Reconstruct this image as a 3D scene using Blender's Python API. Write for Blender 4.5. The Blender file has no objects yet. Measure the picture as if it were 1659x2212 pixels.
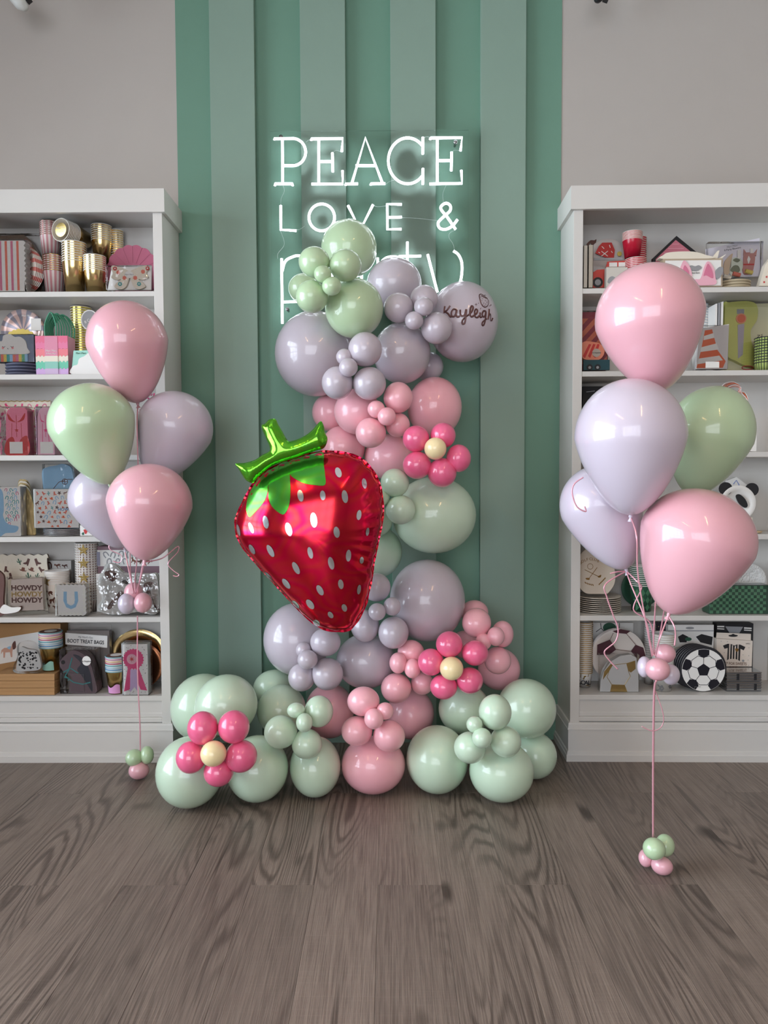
import bpy, bmesh, math, random
from mathutils import Vector, Matrix, Euler
from mathutils.geometry import delaunay_2d_cdt
random.seed(7)
sc = bpy.context.scene
COL = sc.collection

# ------------------------------------------------------------------ camera
F, HY, VX, ROLL, CAMH = 1560.0, 1034.0, 838.0, -0.0045, 1.15
pitch = math.atan((1106 - HY) / F)
yaw = (VX - 829.5) / F
RM = (Matrix.Rotation(yaw, 3, 'Z') @ Matrix.Rotation(math.pi / 2 - pitch, 3, 'X') @ Matrix.Rotation(ROLL, 3, 'Z'))
CAM = Vector((0, 0, CAMH))
cd = bpy.data.cameras.new('camera')
cd.sensor_fit = 'HORIZONTAL'; cd.sensor_width = 36.0; cd.lens = F / 1659 * 36.0
cd.clip_start = 0.05
cam = bpy.data.objects.new('camera', cd); COL.objects.link(cam)
cam.matrix_world = Matrix.Translation(CAM) @ RM.to_4x4()
sc.camera = cam

def ray(px, py):
    return RM @ Vector(((px - 829.5) / F, -(py - 1106) / F, -1.0))
def P(px, py, Y):                      # photo pixel -> point on the plane y = Y
    d = ray(px, py); return CAM + d * (Y / d.y)
def PF(px, py, Z=0.0):                 # photo pixel -> point on the plane z = Z
    d = ray(px, py); return CAM + d * ((Z - CAMH) / d.z)

# ------------------------------------------------------------------ world, daylight, exposure
w = bpy.data.worlds.new('daylight_sky'); sc.world = w; w.use_nodes = True
w.node_tree.nodes['Background'].inputs[0].default_value = (0.55, 0.72, 1.0, 1)
w.node_tree.nodes['Background'].inputs[1].default_value = 1.0
vs = sc.view_settings
vs.view_transform = 'Standard'; vs.look = 'None'; vs.gamma = 1.0; vs.use_curve_mapping = False
vs.exposure = 0.52
sc.cycles.use_denoising = True
sc.cycles.max_bounces = 6; sc.cycles.diffuse_bounces = 3; sc.cycles.glossy_bounces = 3
sc.cycles.use_adaptive_sampling = True; sc.cycles.adaptive_threshold = 0.06; sc.cycles.use_light_tree = False
sc.cycles.transparent_max_bounces = 16; sc.cycles.transmission_bounces = 4
sc.cycles.sample_clamp_indirect = 6.0
sc.cycles.caustics_reflective = False; sc.cycles.caustics_refractive = False

XW, YB, ZC, YW = 3.1, -3.4, 3.7, 3.135           # side walls, wall behind the camera, ceiling, display wall
def area(name, loc, rot, sx, sy, power, col):
    l = bpy.data.lights.new(name, 'AREA'); l.shape = 'RECTANGLE'; l.size = sx; l.size_y = sy
    l.energy = power; l.color = col
    o = bpy.data.objects.new(name, l); COL.objects.link(o); o.location = loc; o.rotation_euler = rot
    return o
# daylight entering through the two shop windows (behind their panes)
area('window_left_offscreen', (-XW - 0.10, 0.5, 1.60), (0, math.radians(-90), 0), 2.6, 3.8, 245, (0.80, 0.91, 1.0))
area('window_front_offscreen', (-1.0, YB - 0.10, 1.75), (math.radians(90), 0, 0), 3.8, 2.7, 105, (0.96, 0.97, 1.0))

# ------------------------------------------------------------------ materials
def lin(c):
    return tuple(((v / 255 / 12.92) if v / 255 <= 0.04045 else ((v / 255 + 0.055) / 1.055) ** 2.4) for v in c) + (1,)
MATS = {}
def mat(name, rgb, rough=0.5, metal=0.0, var=0.06, scale=9.0, bump=0.0, bscale=60.0, coat=0.0, coatr=0.05, spec=0.5, emit=None, es=0.0):
    if name in MATS: return MATS[name]
    m = bpy.data.materials.new(name); m.use_nodes = True; nt = m.node_tree; b = nt.nodes['Principled BSDF']
    tc = nt.nodes.new('ShaderNodeTexCoord')
    n = nt.nodes.new('ShaderNodeTexNoise'); n.inputs['Scale'].default_value = scale; n.inputs['Detail'].default_value = 3
    nt.links.new(tc.outputs['Object'], n.inputs['Vector'])
    mx = nt.nodes.new('ShaderNodeMix'); mx.data_type = 'RGBA'
    c = lin(rgb)
    mx.inputs[6].default_value = tuple(v * (1 - var) for v in c[:3]) + (1,)
    mx.inputs[7].default_value = tuple(min(1, v * (1 + var)) for v in c[:3]) + (1,)
    nt.links.new(n.outputs['Fac'], mx.inputs[0]); nt.links.new(mx.outputs[2], b.inputs['Base Color'])
    b.inputs['Roughness'].default_value = rough; b.inputs['Metallic'].default_value = metal
    b.inputs['Specular IOR Level'].default_value = spec
    b.inputs['Coat Weight'].default_value = coat; b.inputs['Coat Roughness'].default_value = coatr
    if bump:
        n2 = nt.nodes.new('ShaderNodeTexNoise'); n2.inputs['Scale'].default_value = bscale; n2.inputs['Detail'].default_value = 4
        nt.links.new(tc.outputs['Object'], n2.inputs['Vector'])
        bp = nt.nodes.new('ShaderNodeBump'); bp.inputs['Strength'].default_value = bump; bp.inputs['Distance'].default_value = 0.01
        nt.links.new(n2.outputs['Fac'], bp.inputs['Height']); nt.links.new(bp.outputs[0], b.inputs['Normal'])
    if emit:
        b.inputs['Emission Color'].default_value = lin(emit); b.inputs['Emission Strength'].default_value = es
    MATS[name] = m; return m

def clear_mat(name, tint=(255, 255, 255), gloss=0.10, rough=0.05, bump=0.0, bscale=25.0):
    """clear film / acrylic: transparent with a fresnel gloss"""
    if name in MATS: return MATS[name]
    m = bpy.data.materials.new(name); m.use_nodes = True; nt = m.node_tree; nt.nodes.clear()
    out = nt.nodes.new('ShaderNodeOutputMaterial'); mix = nt.nodes.new('ShaderNodeMixShader')
    tr = nt.nodes.new('ShaderNodeBsdfTransparent'); tr.inputs[0].default_value = lin(tint)
    gl = nt.nodes.new('ShaderNodeBsdfGlossy'); gl.inputs['Roughness'].default_value = rough
    fr = nt.nodes.new('ShaderNodeFresnel'); fr.inputs[0].default_value = 1.45
    ma = nt.nodes.new('ShaderNodeMath'); ma.operation = 'ADD'; ma.inputs[1].default_value = gloss; ma.use_clamp = True
    nt.links.new(fr.outputs[0], ma.inputs[0]); nt.links.new(ma.outputs[0], mix.inputs[0])
    nt.links.new(tr.outputs[0], mix.inputs[1]); nt.links.new(gl.outputs[0], mix.inputs[2]); nt.links.new(mix.outputs[0], out.inputs[0])
    if bump:
        tc = nt.nodes.new('ShaderNodeTexCoord')
        n2 = nt.nodes.new('ShaderNodeTexNoise'); n2.inputs['Scale'].default_value = bscale; n2.inputs['Detail'].default_value = 2
        nt.links.new(tc.outputs['Object'], n2.inputs['Vector'])
        bp = nt.nodes.new('ShaderNodeBump'); bp.inputs['Strength'].default_value = bump; bp.inputs['Distance'].default_value = 0.02
        nt.links.new(n2.outputs['Fac'], bp.inputs['Height'])
        nt.links.new(bp.outputs[0], gl.inputs['Normal'])
    MATS[name] = m; return m

def wood_mat():
    m = bpy.data.materials.new('grey_wood_plank'); m.use_nodes = True; nt = m.node_tree; b = nt.nodes['Principled BSDF']
    N = nt.nodes.new; L = nt.links.new
    tc = N('ShaderNodeTexCoord'); oi = N('ShaderNodeObjectInfo')
    off = N('ShaderNodeVectorMath'); off.operation = 'MULTIPLY_ADD'
    cmb = N('ShaderNodeCombineXYZ')
    for i in range(3): L(oi.outputs['Random'], cmb.inputs[i])
    off.inputs[1].default_value = (37, 53, 71)
    L(cmb.outputs[0], off.inputs[0]); L(tc.outputs['Object'], off.inputs[2])
    def noise(sx, sy, detail, dist=0.0, rough=0.5):
        mp = N('ShaderNodeMapping'); mp.inputs['Scale'].default_value = (sx, sy, 1); L(off.outputs[0], mp.inputs[0])
        n = N('ShaderNodeTexNoise'); n.inputs['Scale'].default_value = 1; n.inputs['Detail'].default_value = detail
        n.inputs['Roughness'].default_value = rough; n.inputs['Distortion'].default_value = dist
        L(mp.outputs[0], n.inputs['Vector']); return n.outputs['Fac']
    def math_(op, a, bb=None, clamp=False):
        n = N('ShaderNodeMath'); n.operation = op; n.use_clamp = clamp
        for i, v in enumerate((a, bb)):
            if v is None: continue
            if isinstance(v, (int, float)): n.inputs[i].default_value = v
            else: L(v, n.inputs[i])
        return n.outputs[0]
    def ramp(x, a, c):
        n = N('ShaderNodeMapRange'); n.inputs[1].default_value = a; n.inputs[2].default_value = c; n.clamp = True
        L(x, n.inputs[0]); return n.outputs[0]
    big = noise(4.2, 0.55, 1.2, 0.3)                                     # growth rings: contour lines of a stretched field
    rings = math_('SINE', math_('ADD', math_('MULTIPLY', big, 230.0), math_('MULTIPLY', noise(40, 3.0, 3), 5.0)))
    rings = ramp(rings, -0.2, 1.0)
    mask = ramp(noise(3.6, 0.9, 2), 0.42, 0.60)
    rings = math_('MULTIPLY', rings, mask)
    fib = ramp(noise(330, 7, 4, 0, 0.6), 0.36, 0.64)                    # fine fibres
    fib2 = ramp(noise(60, 2.0, 4), 0.3, 0.7)
    saw = ramp(noise(6, 260, 2), 0.5, 0.75)
    blot = ramp(noise(4, 1.5, 3), 0.3, 0.75)
    crack = ramp(noise(34, 1.4, 2), 0.66, 0.72)
    knot = ramp(noise(9, 3.6, 1), 0.71, 0.80)
    def mix(fac, ca, cb):
        n = N('ShaderNodeMix'); n.data_type = 'RGBA'
        if isinstance(fac, float): n.inputs[0].default_value = fac
        else: L(fac, n.inputs[0])
        for i, v in ((6, ca), (7, cb)):
            if isinstance(v, tuple): n.inputs[i].default_value = v
            else: L(v, n.inputs[i])
        return n.outputs[2]
    c = mix(blot, lin((108, 96, 88)), lin((134, 119, 109)))
    c = mix(math_('MULTIPLY', fib2, 0.75), c, lin((92, 79, 72)))
    c = mix(math_('MULTIPLY', fib, 0.55), c, lin((158, 142, 129)))
    c = mix(math_('MULTIPLY', rings, 0.75), c, lin((70, 59, 53)))
    c = mix(math_('MULTIPLY', saw, math_('MULTIPLY', blot, 0.18)), c, lin((165, 150, 138)))
    c = mix(math_('MULTIPLY', crack, 0.55), c, lin((52, 44, 40)))
    c = mix(math_('MULTIPLY', knot, 0.85), c, lin((58, 48, 42)))
    hsv = N('ShaderNodeHueSaturation'); L(c, hsv.inputs['Color'])
    L(math_('ADD', math_('MULTIPLY', oi.outputs['Random'], 0.22), 0.89), hsv.inputs['Value'])
    L(hsv.outputs[0], b.inputs['Base Color'])
    b.inputs['Roughness'].default_value = 0.42
    bp = N('ShaderNodeBump'); bp.inputs['Strength'].default_value = 0.25; bp.inputs['Distance'].default_value = 0.002
    L(math_('SUBTRACT', fib, math_('MULTIPLY', rings, 0.8)), bp.inputs['Height']); L(bp.outputs[0], b.inputs['Normal'])
    MATS['wood'] = m; return m

# ------------------------------------------------------------------ mesh helpers
class MB:
    def __init__(s): s.v = []; s.f = []; s.m = []; s.mi = 0
    def add(s, vs, fs):
        o = len(s.v); s.v += [tuple(v) for v in vs]; s.f += [tuple(i + o for i in f) for f in fs]; s.m += [s.mi] * len(fs); return s
    def box(s, x0, x1, y0, y1, z0, z1):
        return s.add([(x0,y0,z0),(x1,y0,z0),(x1,y1,z0),(x0,y1,z0),(x0,y0,z1),(x1,y0,z1),(x1,y1,z1),(x0,y1,z1)],
              [(0,3,2,1),(4,5,6,7),(0,1,5,4),(1,2,6,5),(2,3,7,6),(3,0,4,7)])
    def prism(s, pts, y0, y1):                     # polygon in x-z, extruded along y (y0 = front)
        n = len(pts)
        ar = sum(pts[i][0]*pts[(i+1)%n][1]-pts[(i+1)%n][0]*pts[i][1] for i in range(n))
        if ar < 0: pts = pts[::-1]
        return s.add([(x,y0,z) for x,z in pts]+[(x,y1,z) for x,z in pts],
              [tuple(range(n)), tuple(range(2*n-1,n-1,-1))]+[(i,i+n,(i+1)%n+n,(i+1)%n) for i in range(n)])
    def lathe(s, prof, n=24, c=(0,0,0), ax='Z', cap=True):
        vs=[]; fs=[]; k=len(prof)
        for r,z in prof:
            for j in range(n):
                a=2*math.pi*j/n; x,y=r*math.cos(a),r*math.sin(a)
                vs.append((c[0]+x,c[1]+y,c[2]+z) if ax=='Z' else (c[0]+x,c[1]+z,c[2]+y))
        for i in range(k-1):
            for j in range(n):
                q=(i*n+j,i*n+(j+1)%n,(i+1)*n+(j+1)%n,(i+1)*n+j)
                fs.append(q if ax=='Z' else q[::-1])
        if cap:
            if prof[0][0]>1e-6: fs.append(tuple(range(n))[::-1] if ax=='Z' else tuple(range(n)))
            if prof[-1][0]>1e-6: fs.append(tuple((k-1)*n+j for j in range(n)) if ax=='Z' else tuple((k-1)*n+j for j in range(n))[::-1])
        return s.add(vs,fs)
    def tube(s, pts, r, n=8, r2=None, flat=None, closed=False):
        pts=[Vector(p) for p in pts]; k=len(pts); vs=[]; fs=[]
        up=Vector((0,0,1)); prev=None
        for i,p in enumerate(pts):
            a=pts[(i-1)%k] if (closed or i>0) else p; c=pts[(i+1)%k] if (closed or i<k-1) else p
            t=(c-a).normalized()
            if prev is None:
                ref=Vector((0,1,0)) if abs(t.y)<0.9 else Vector((1,0,0))
                u=t.cross(ref).normalized()
            else:
                u=(prev-t*prev.dot(t)).normalized()
            prev=u; vv=t.cross(u)
            rr=r[i] if isinstance(r,(list,tuple)) else r
            for j in range(n):
                an=2*math.pi*j/n
                vs.append(p+u*(rr*math.cos(an))+vv*((rr if flat is None else rr*flat)*math.sin(an)))
        seg=k if closed else k-1
        for i in range(seg):
            for j in range(n):
                fs.append((i*n+j,((i+1)%k)*n+j,((i+1)%k)*n+(j+1)%n,i*n+(j+1)%n))
        if not closed: fs += [tuple(range(n)), tuple(((k-1)*n+j) for j in range(n))[::-1]]
        return s.add(vs,fs)
    def obj(s, name, mats, parent=None, smooth=False, loc=None, bevel=0.0):
        me=bpy.data.meshes.new(name); me.from_pydata(s.v,[],s.f)
        for m in (mats if isinstance(mats,(list,tuple)) else [mats]): me.materials.append(m)
        me.polygons.foreach_set('material_index', s.m)
        if smooth: me.polygons.foreach_set('use_smooth',[True]*len(me.polygons))
        me.update()
        o=bpy.data.objects.new(name,me); COL.objects.link(o)
        if parent: o.parent=parent
        if loc is not None: o.location=loc
        if bevel:
            b=o.modifiers.new('bevel','BEVEL'); b.width=bevel; b.segments=2; b.limit_method='ANGLE'
        return o
def autosmooth(o, deg=40):
    o.data.polygons.foreach_set('use_smooth',[True]*len(o.data.polygons))
    o.data.set_sharp_from_angle(angle=math.radians(deg)); return o
def tag(o, label, cat, group=None):
    o['label']=label; o['category']=cat
    if group: o['group']=group
    return o
def struct(o): o['kind']='structure'; return o
def empty(name, loc, label=None, cat=None, group=None, rot=(0,0,0)):
    o=bpy.data.objects.new(name,None); COL.objects.link(o); o.location=loc; o.rotation_euler=rot; o.empty_display_size=0.02
    if label: tag(o,label,cat,group)
    return o
def spline(pts, n=8, closed=False):
    pts=[Vector(p) for p in pts]; k=len(pts); out=[]
    rng=range(k if closed else k-1)
    for i in rng:
        p0=pts[(i-1)%k] if (closed or i>0) else pts[0]; p1=pts[i]; p2=pts[(i+1)%k]; p3=pts[(i+2)%k] if (closed or i+2<k) else pts[-1]
        for j in range(n):
            t=j/n
            out.append(0.5*((2*p1)+(p2-p0)*t+(2*p0-5*p1+4*p2-p3)*t*t+(3*p1-p0-3*p2+p3)*t**3))
    if not closed: out.append(pts[-1])
    return out
# ================================================================== structure
M_grey = mat('warm_grey_wall_paint', (182, 174, 167), 0.75, var=0.02, bump=0.03, bscale=200)
M_dgreen = mat('sage_green_wall_paint', (106, 145, 125), 0.6, var=0.02, bump=0.03, bscale=200)
M_lgreen = mat('pale_sage_wall_paint', (132, 156, 141), 0.6, var=0.02, bump=0.03, bscale=200)
M_white = mat('white_cabinet_paint', (212, 208, 202), 0.42, var=0.015, bump=0.01, bscale=90)
M_ceil = mat('ceiling_paint', (225, 222, 216), 0.8, var=0.02)
M_frame = mat('dark_window_frame', (40, 42, 44), 0.4)
M_wood = wood_mat()
XL, XR = -0.888, 0.741                       # inner sides of the two bookcases = ends of the green wall

struct(MB().box(-XW, XW, YB, YW + 0.1, -0.05, -0.004).obj('floor', M_wood))
fl = bpy.data.objects['floor']
def plank_mesh(ln, wd=0.181):
    b = 0.0007; g = 0.00025
    m = MB(); x0, x1, y0, y1 = g, wd - g, g, ln - g
    m.add([(x0,y0,-0.0035),(x1,y0,-0.0035),(x1,y1,-0.0035),(x0,y1,-0.0035),(x0,y0,-b*0.6),(x1,y0,-b*0.6),(x1,y1,-b*0.6),(x0,y1,-b*0.6),
           (x0+b,y0+b,0),(x1-b,y0+b,0),(x1-b,y1-b,0),(x0+b,y1-b,0)],
          [(8,9,10,11),(4,5,9,8),(5,6,10,9),(6,7,11,10),(7,4,8,11),(0,1,5,4),(1,2,6,5),(2,3,7,6),(3,0,4,7)])
    return m
cache = {}
for k in range(-12, 13):
    x = -0.033 + 0.181 * k
    joints = [0.776 - 1.22 * 1, 0.776, 1.996, 3.216] if k % 2 == 0 else [0.154, 1.374, 2.594, 3.814]
    for a, bb in zip(joints, joints[1:]):
        a2, b2 = max(a, -0.3), min(bb, YW)
        if b2 - a2 < 0.02: continue
        key = round(b2 - a2, 4)
        if key not in cache: cache[key] = plank_mesh(b2 - a2).obj('plank', M_wood, fl); o = cache[key]
        else:
            o = cache[key].copy(); COL.objects.link(o); o.parent = fl
        o.location = (x, a2, 0)

wb = struct(MB().box(-XW, XW, YW, YW + 0.1, 0, ZC).obj('wall_back', M_grey))
MB().box(XL, XR, YW - 0.003, YW + 0.001, 0, ZC).obj('green_paint_field', M_dgreen, wb)
for x0, x1 in ((-0.738, -0.5505), (-0.359, -0.170), (0.018, 0.2075), (0.396, 0.585)):
    MB().box(x0, x1, YW - 0.036, YW - 0.002, 0.0, ZC).obj('stripe_board', M_lgreen, wb, bevel=0.0015)
wl = MB()                                    # left wall with the side window opening y -1.4..2.4, z 0.3..2.9
for a in ((YB, -1.4, 0, ZC), (2.4, YW + 0.1, 0, ZC), (-1.4, 2.4, 0, 0.3), (-1.4, 2.4, 2.9, ZC)):
    wl.box(-XW - 0.08, -XW, *a)
struct(wl.obj('wall_left', M_grey))
struct(MB().box(XW, XW + 0.08, YB, YW + 0.1, 0, ZC).obj('wall_right', M_grey))
wf = MB()
for a in ((-XW, -2.9, 0, ZC), (0.9, XW, 0, ZC), (-2.9, 0.9, 0, 0.4), (-2.9, 0.9, 3.1, ZC)):
    wf.box(a[0], a[1], YB - 0.08, YB, a[2], a[3])
struct(wf.obj('wall_front', M_grey))
struct(MB().box(-XW, XW, YB, YW + 0.1, ZC, ZC + 0.05).obj('ceiling', M_ceil))
# windows
M_pane = clear_mat('window_glass', gloss=0.0)
def window(name, ax, lo, hi, z0, z1, nv, nh):
    root = struct(empty(name, (0, 0, 0)))
    def bar(nm, a0, a1, b0, b1, t=0.05):
        m = MB()
        if ax == 'x': m.box(-XW - 0.06, -XW - 0.06 + t, a0, a1, b0, b1)
        else: m.box(a0, a1, YB - 0.06, YB - 0.06 + t, b0, b1)
        return m.obj(nm, M_frame, root)
    fw = 0.05
    for q in ((lo, hi, z0, z0 + fw), (lo, hi, z1 - fw, z1), (lo, lo + fw, z0, z1), (hi - fw, hi, z0, z1)): bar('window_frame', *q)
    for i in range(1, nv): c = lo + (hi - lo) * i / nv; bar('mullion', c - 0.035, c + 0.035, z0, z1, 0.03)
    for i in range(1, nh): c = z0 + (z1 - z0) * i / nh; bar('mullion', lo, hi, c - 0.035, c + 0.035, 0.03)
    for i in range(nv):
        for j in range(nh):
            a0, a1 = lo + (hi - lo) * i / nv, lo + (hi - lo) * (i + 1) / nv
            b0, b1 = z0 + (z1 - z0) * j / nh, z0 + (z1 - z0) * (j + 1) / nh
            m = MB()
            if ax == 'x': m.box(-XW - 0.052, -XW - 0.048, a0, a1, b0, b1)
            else: m.box(a0, a1, YB - 0.052, YB - 0.048, b0, b1)
            m.obj('pane', M_pane, root)
window('window_1', 'x', -1.4, 2.4, 0.3, 2.9, 6, 4)
window('window_2', 'y', -2.9, 0.9, 0.4, 3.1, 5, 3)

# ================================================================== bookcases
SH = [1.899, 1.573, 1.250, 0.921, 0.593, 0.269]      # shelf tops
ST = 0.0205
YF, YC = 2.900, 2.885                                # stile front, crown / plinth front
YK = YW - 0.012                                      # back panel front
def bookcase(label, xi, xo, sgn):
    """xi: outer face of the side next to the green wall; xo: outer face of the far side"""
    t = 0.037
    root = empty('bookcase', ((xi + xo) / 2, YF, 0), label, 'bookcase', 'tall white bookcases')
    ox, oy = root.location.x, root.location.y
    lo, hi = min(xi, xo), max(xi, xo)
    def B(nm, x0, x1, y0, y1, z0, z1, bev=0.001):
        return MB().box(x0 - ox, x1 - ox, y0 - oy, y1 - oy, z0, z1).obj(nm, M_white, root, bevel=bev)
    yw = YW - 0.0035
    B('side_panel', lo, lo + t, YF, yw, 0.1, 2.25); B('side_panel', hi - t, hi, YF, yw, 0.1, 2.25)
    B('back_panel', lo + t, hi - t, YK, yw, 0.2, 2.25)
    B('top_panel', lo + t, hi - t, YF, YK, 2.222, 2.25)
    for z in SH: B('shelf', lo + t, hi - t, YF + 0.002, YK, z - ST, z, 0.0012)
    e = 0.0145
    cm = MB()
    for q in ((lo - e, hi + e, YC, YF, 2.202, 2.292), (lo - e, lo, YF, yw, 2.202, 2.292), (hi, hi + e, YF, yw, 2.202, 2.292), (lo, hi, YF, yw, 2.252, 2.292)):
        cm.box(q[0] - ox, q[1] - ox, q[2] - oy, q[3] - oy, q[4], q[5])
    bmx = bmesh.new(); co = cm.obj('crown_board', M_white, root); bmx.from_mesh(co.data)
    bmesh.ops.remove_doubles(bmx, verts=bmx.verts, dist=1e-5); bmx.to_mesh(co.data); bmx.free()
    B('kick_panel', lo + t, hi - t, YF + 0.012, YF + 0.03, 0.15, 0.2485)
    # base mouldings: profile swept along the front and returned round the sides
    def mould(nm, prof):
        m = MB(); vs = []; fs = []
        n = len(prof)
        for (px_, py_) in ((lo, yw), (lo, YF), (hi, YF), (hi, yw)):
            for (d, z) in prof:
                sx = -d if px_ == lo else d
                vs.append((px_ + sx - ox, (py_ - d if py_ == YF else py_) - oy, z))
        for i in range(3):
            for j in range(n - 1):
                fs.append((i*n+j, (i+1)*n+j, (i+1)*n+j+1, i*n+j+1))
        m.add(vs, fs); return m.obj(nm, M_white, root)
    mould('base_cap', [(0, 0.158), (0.006, 0.157), (0.008, 0.150), (0.010, 0.134), (0.012, 0.132), (0.012, 0.129), (0.009, 0.128)])
    mould('baseboard', [(0.009, 0.13), (0.009, 0.042), (0.013, 0.040), (0.0145, 0.028), (0.017, 0.026), (0.017, 0.0)])
    m = MB()
    for z0, z1, d in ((0.178, 0.197, 0.010), (0.158, 0.178, 0.004)):
        m.box(lo + t - ox, hi - t - ox, YF + d - oy, YF + 0.02 - oy, z0, z1)
    m.obj('bead_moulding', M_white, root, bevel=0.003)
    return root
bookcase('white bookcase beside the green wall, shelves with western and pastel party ware', XL, -1.775, -1)
bookcase('white bookcase beside the green wall, shelves with football, golf and farm party ware', XR, 1.68, 1)

# ================================================================== ceiling lamps
M_led = mat('warm_led_diffuser', (255, 240, 215), 0.5, emit=(255, 202, 140), es=45.0)
M_alu = mat('white_aluminium', (215, 215, 215), 0.35, metal=0.3)
# the two linear ceiling lamps whose streaks show on every balloon; both hang outside the picture
for x, y_, sd, lab in ((-1.3, -0.2, 'left', 'long linear ceiling lamp on the window side'), (1.0, -0.2, 'right', 'long linear ceiling lamp on the side away from the window')):
    r = empty('linear_lamp_%s_offscreen' % sd, (x, y_, ZC - 0.45), lab, 'lamp')
    MB().box(-0.035, 0.035, -0.75, 0.75, 0.0, 0.06).obj('housing', M_alu, r, bevel=0.004)
    MB().box(-0.018, 0.018, -0.74, 0.74, -0.012, 0.0).obj('diffuser_%s_offscreen' % sd, M_led, r)
    for y in (-0.6, 0.6): MB().tube([(0, y, 0.06), (0, y, 0.45)], 0.003, 6).obj('wire', M_alu, r)
M_blk = mat('black_plastic', (22, 22, 24), 0.4)
M_spotw = mat('white_spot_head', (205, 205, 200), 0.4)
for px, py, lab in ((57, 21, 'white ceiling spotlight head hanging above the western bookcase'), (1289, 5, 'black and white ceiling spotlight above the football bookcase')):
    tip = P(px, py, 2.95)
    r = empty('spotlight', tip, lab, 'spotlight', rot=(0, math.radians(-38 if px < 800 else 20), 0))
    MB().lathe([(0.002, 0.0), (0.012, 0.004), (0.028, 0.03), (0.03, 0.12), (0.022, 0.13)], 20).obj('head', M_spotw if px < 800 else M_blk, r, smooth=True)
    MB().tube([(0, 0, 0.13), (0.02, 0, 0.22), (0.10, 0, 0.44)], 0.008, 8).obj('arm', M_blk, r)
    MB().box(0.02, 0.04, -0.01, 0.01, 0.015, 0.05).obj('latch', M_blk, r)
# ================================================================== balloons
def bmat(name, rgb, rough=0.40, coat=0.75, sss=0.0):
    m = mat(name, rgb, rough, var=0.03, scale=3.0, coat=coat, coatr=0.09)
    b = m.node_tree.nodes['Principled BSDF']
    if sss:
        b.inputs['Subsurface Weight'].default_value = sss; b.inputs['Subsurface Radius'].default_value = (0.03, 0.02, 0.02); b.inputs['Subsurface Scale'].default_value = 0.5
    return m
BM = {'G': bmat('mint_green_latex', (200, 222, 196)), 'g': bmat('sage_green_latex', (184, 208, 168)), 'L': bmat('lavender_grey_latex', (194, 183, 192)),
      'P': bmat('baby_pink_latex', (248, 180, 190)), 'H': bmat('hot_pink_latex', (242, 104, 146), 0.3, 0.9), 'Y': bmat('cream_yellow_latex', (252, 230, 178)),
      'K': bmat('soft_pink_latex', (226, 168, 178)), 'V': bmat('soft_lilac_latex', (202, 190, 203))}
def ball_mesh(nu=40, nv=26, taper=0.10):
    """unit balloon, tied end at +y: rounded with a slight taper towards the knot"""
    m = MB(); prof = []
    for i in range(nv + 1):
        a = math.pi * i / nv; z = -math.cos(a); r = math.sin(a)
        k = max(0.0, z); r *= (1 - taper * k); z = z * (1 + 0.03 * k * k)
        prof.append((max(r, 0.0), z))
    prof[0] = (0.0, prof[0][1]); prof[-1] = (0.02, prof[-1][1])
    prof += [(0.04, 1.045), (0.03, 1.06), (0.0, 1.062)]
    m.lathe(prof, nu, ax='Y', cap=False)
    me = m.obj('balloon_src', BM['G'], smooth=True); d = me.data; bpy.data.objects.remove(me)
    return d
BALL0 = ball_mesh()
BALLD = {}
for k, mm in BM.items():
    d = BALL0.copy(); d.name = 'balloon_' + k; d.materials.clear(); d.materials.append(mm); BALLD[k] = d

placed = []                                     # (centre, mean radius)
def geom(px, py, rx, ry, Y):
    c = P(px, py, Y); u = Vector((px - 829.5, py - 1106)); rho = u.length
    ct = 1 / math.sqrt(1 + (rho / F) ** 2); u = u / max(rho, 1e-6)
    dep = -(RM.transposed() @ (c - CAM)).z
    sx = rx * dep / F * (1 - (1 - ct) * u.x ** 2); sz = ry * dep / F * (1 - (1 - ct) * u.y ** 2)
    return c, sx, sz
def face(c):
    d = (c - CAM).normalized()
    return d.to_track_quat('Y', 'Z').to_euler()
def free(c, r, k, skip=()):
    for i, (q, rq) in enumerate(placed):
        if i in skip: continue
        if (c - q).length < (r + rq) * k: return False
    return True
def drop(items, ymax, k=0.93, ymin=1.9):
    """farthest depth at which none of the items (px,py,rx,ry,dy) digs into what already stands there"""
    Y = ymax
    while Y > ymin:
        ok = True
        for px, py, rx, ry, dy in items:
            c, sx, sz = geom(px, py, rx, ry, Y + dy); r = (sx + sz) / 2
            if c.y + r > (YW - 0.038 if py > 730 else YW - 0.088) or c.z - sz < 0.0 or not free(c, r, k): ok = False; break
        if ok: return Y
        Y -= 0.004
    return Y
def put(name, col, px, py, rx, ry, Y, parent=None, rot=None):
    c, sx, sz = geom(px, py, rx, ry, Y)
    o = bpy.data.objects.new(name, BALLD[col]); COL.objects.link(o)
    q = face(c) if rot is None else rot
    s = Vector((sx, (sx + sz) / 2, sz))
    if parent:
        o.parent = parent; o.location = c - parent.location
    else: o.location = c
    o.rotation_euler = q; o.scale = s
    placed.append((c, (sx + sz) / 2)); return o
def floor_ball(px, py, rx, ry):
    lo_, hi_ = 1.5, 3.0
    for _ in range(40):
        Y = (lo_ + hi_) / 2; c, sx, sz = geom(px, py, rx, ry, Y)
        if c.z - sz > 0: lo_ = Y
        else: hi_ = Y
    return lo_ - 0.0008

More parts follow.
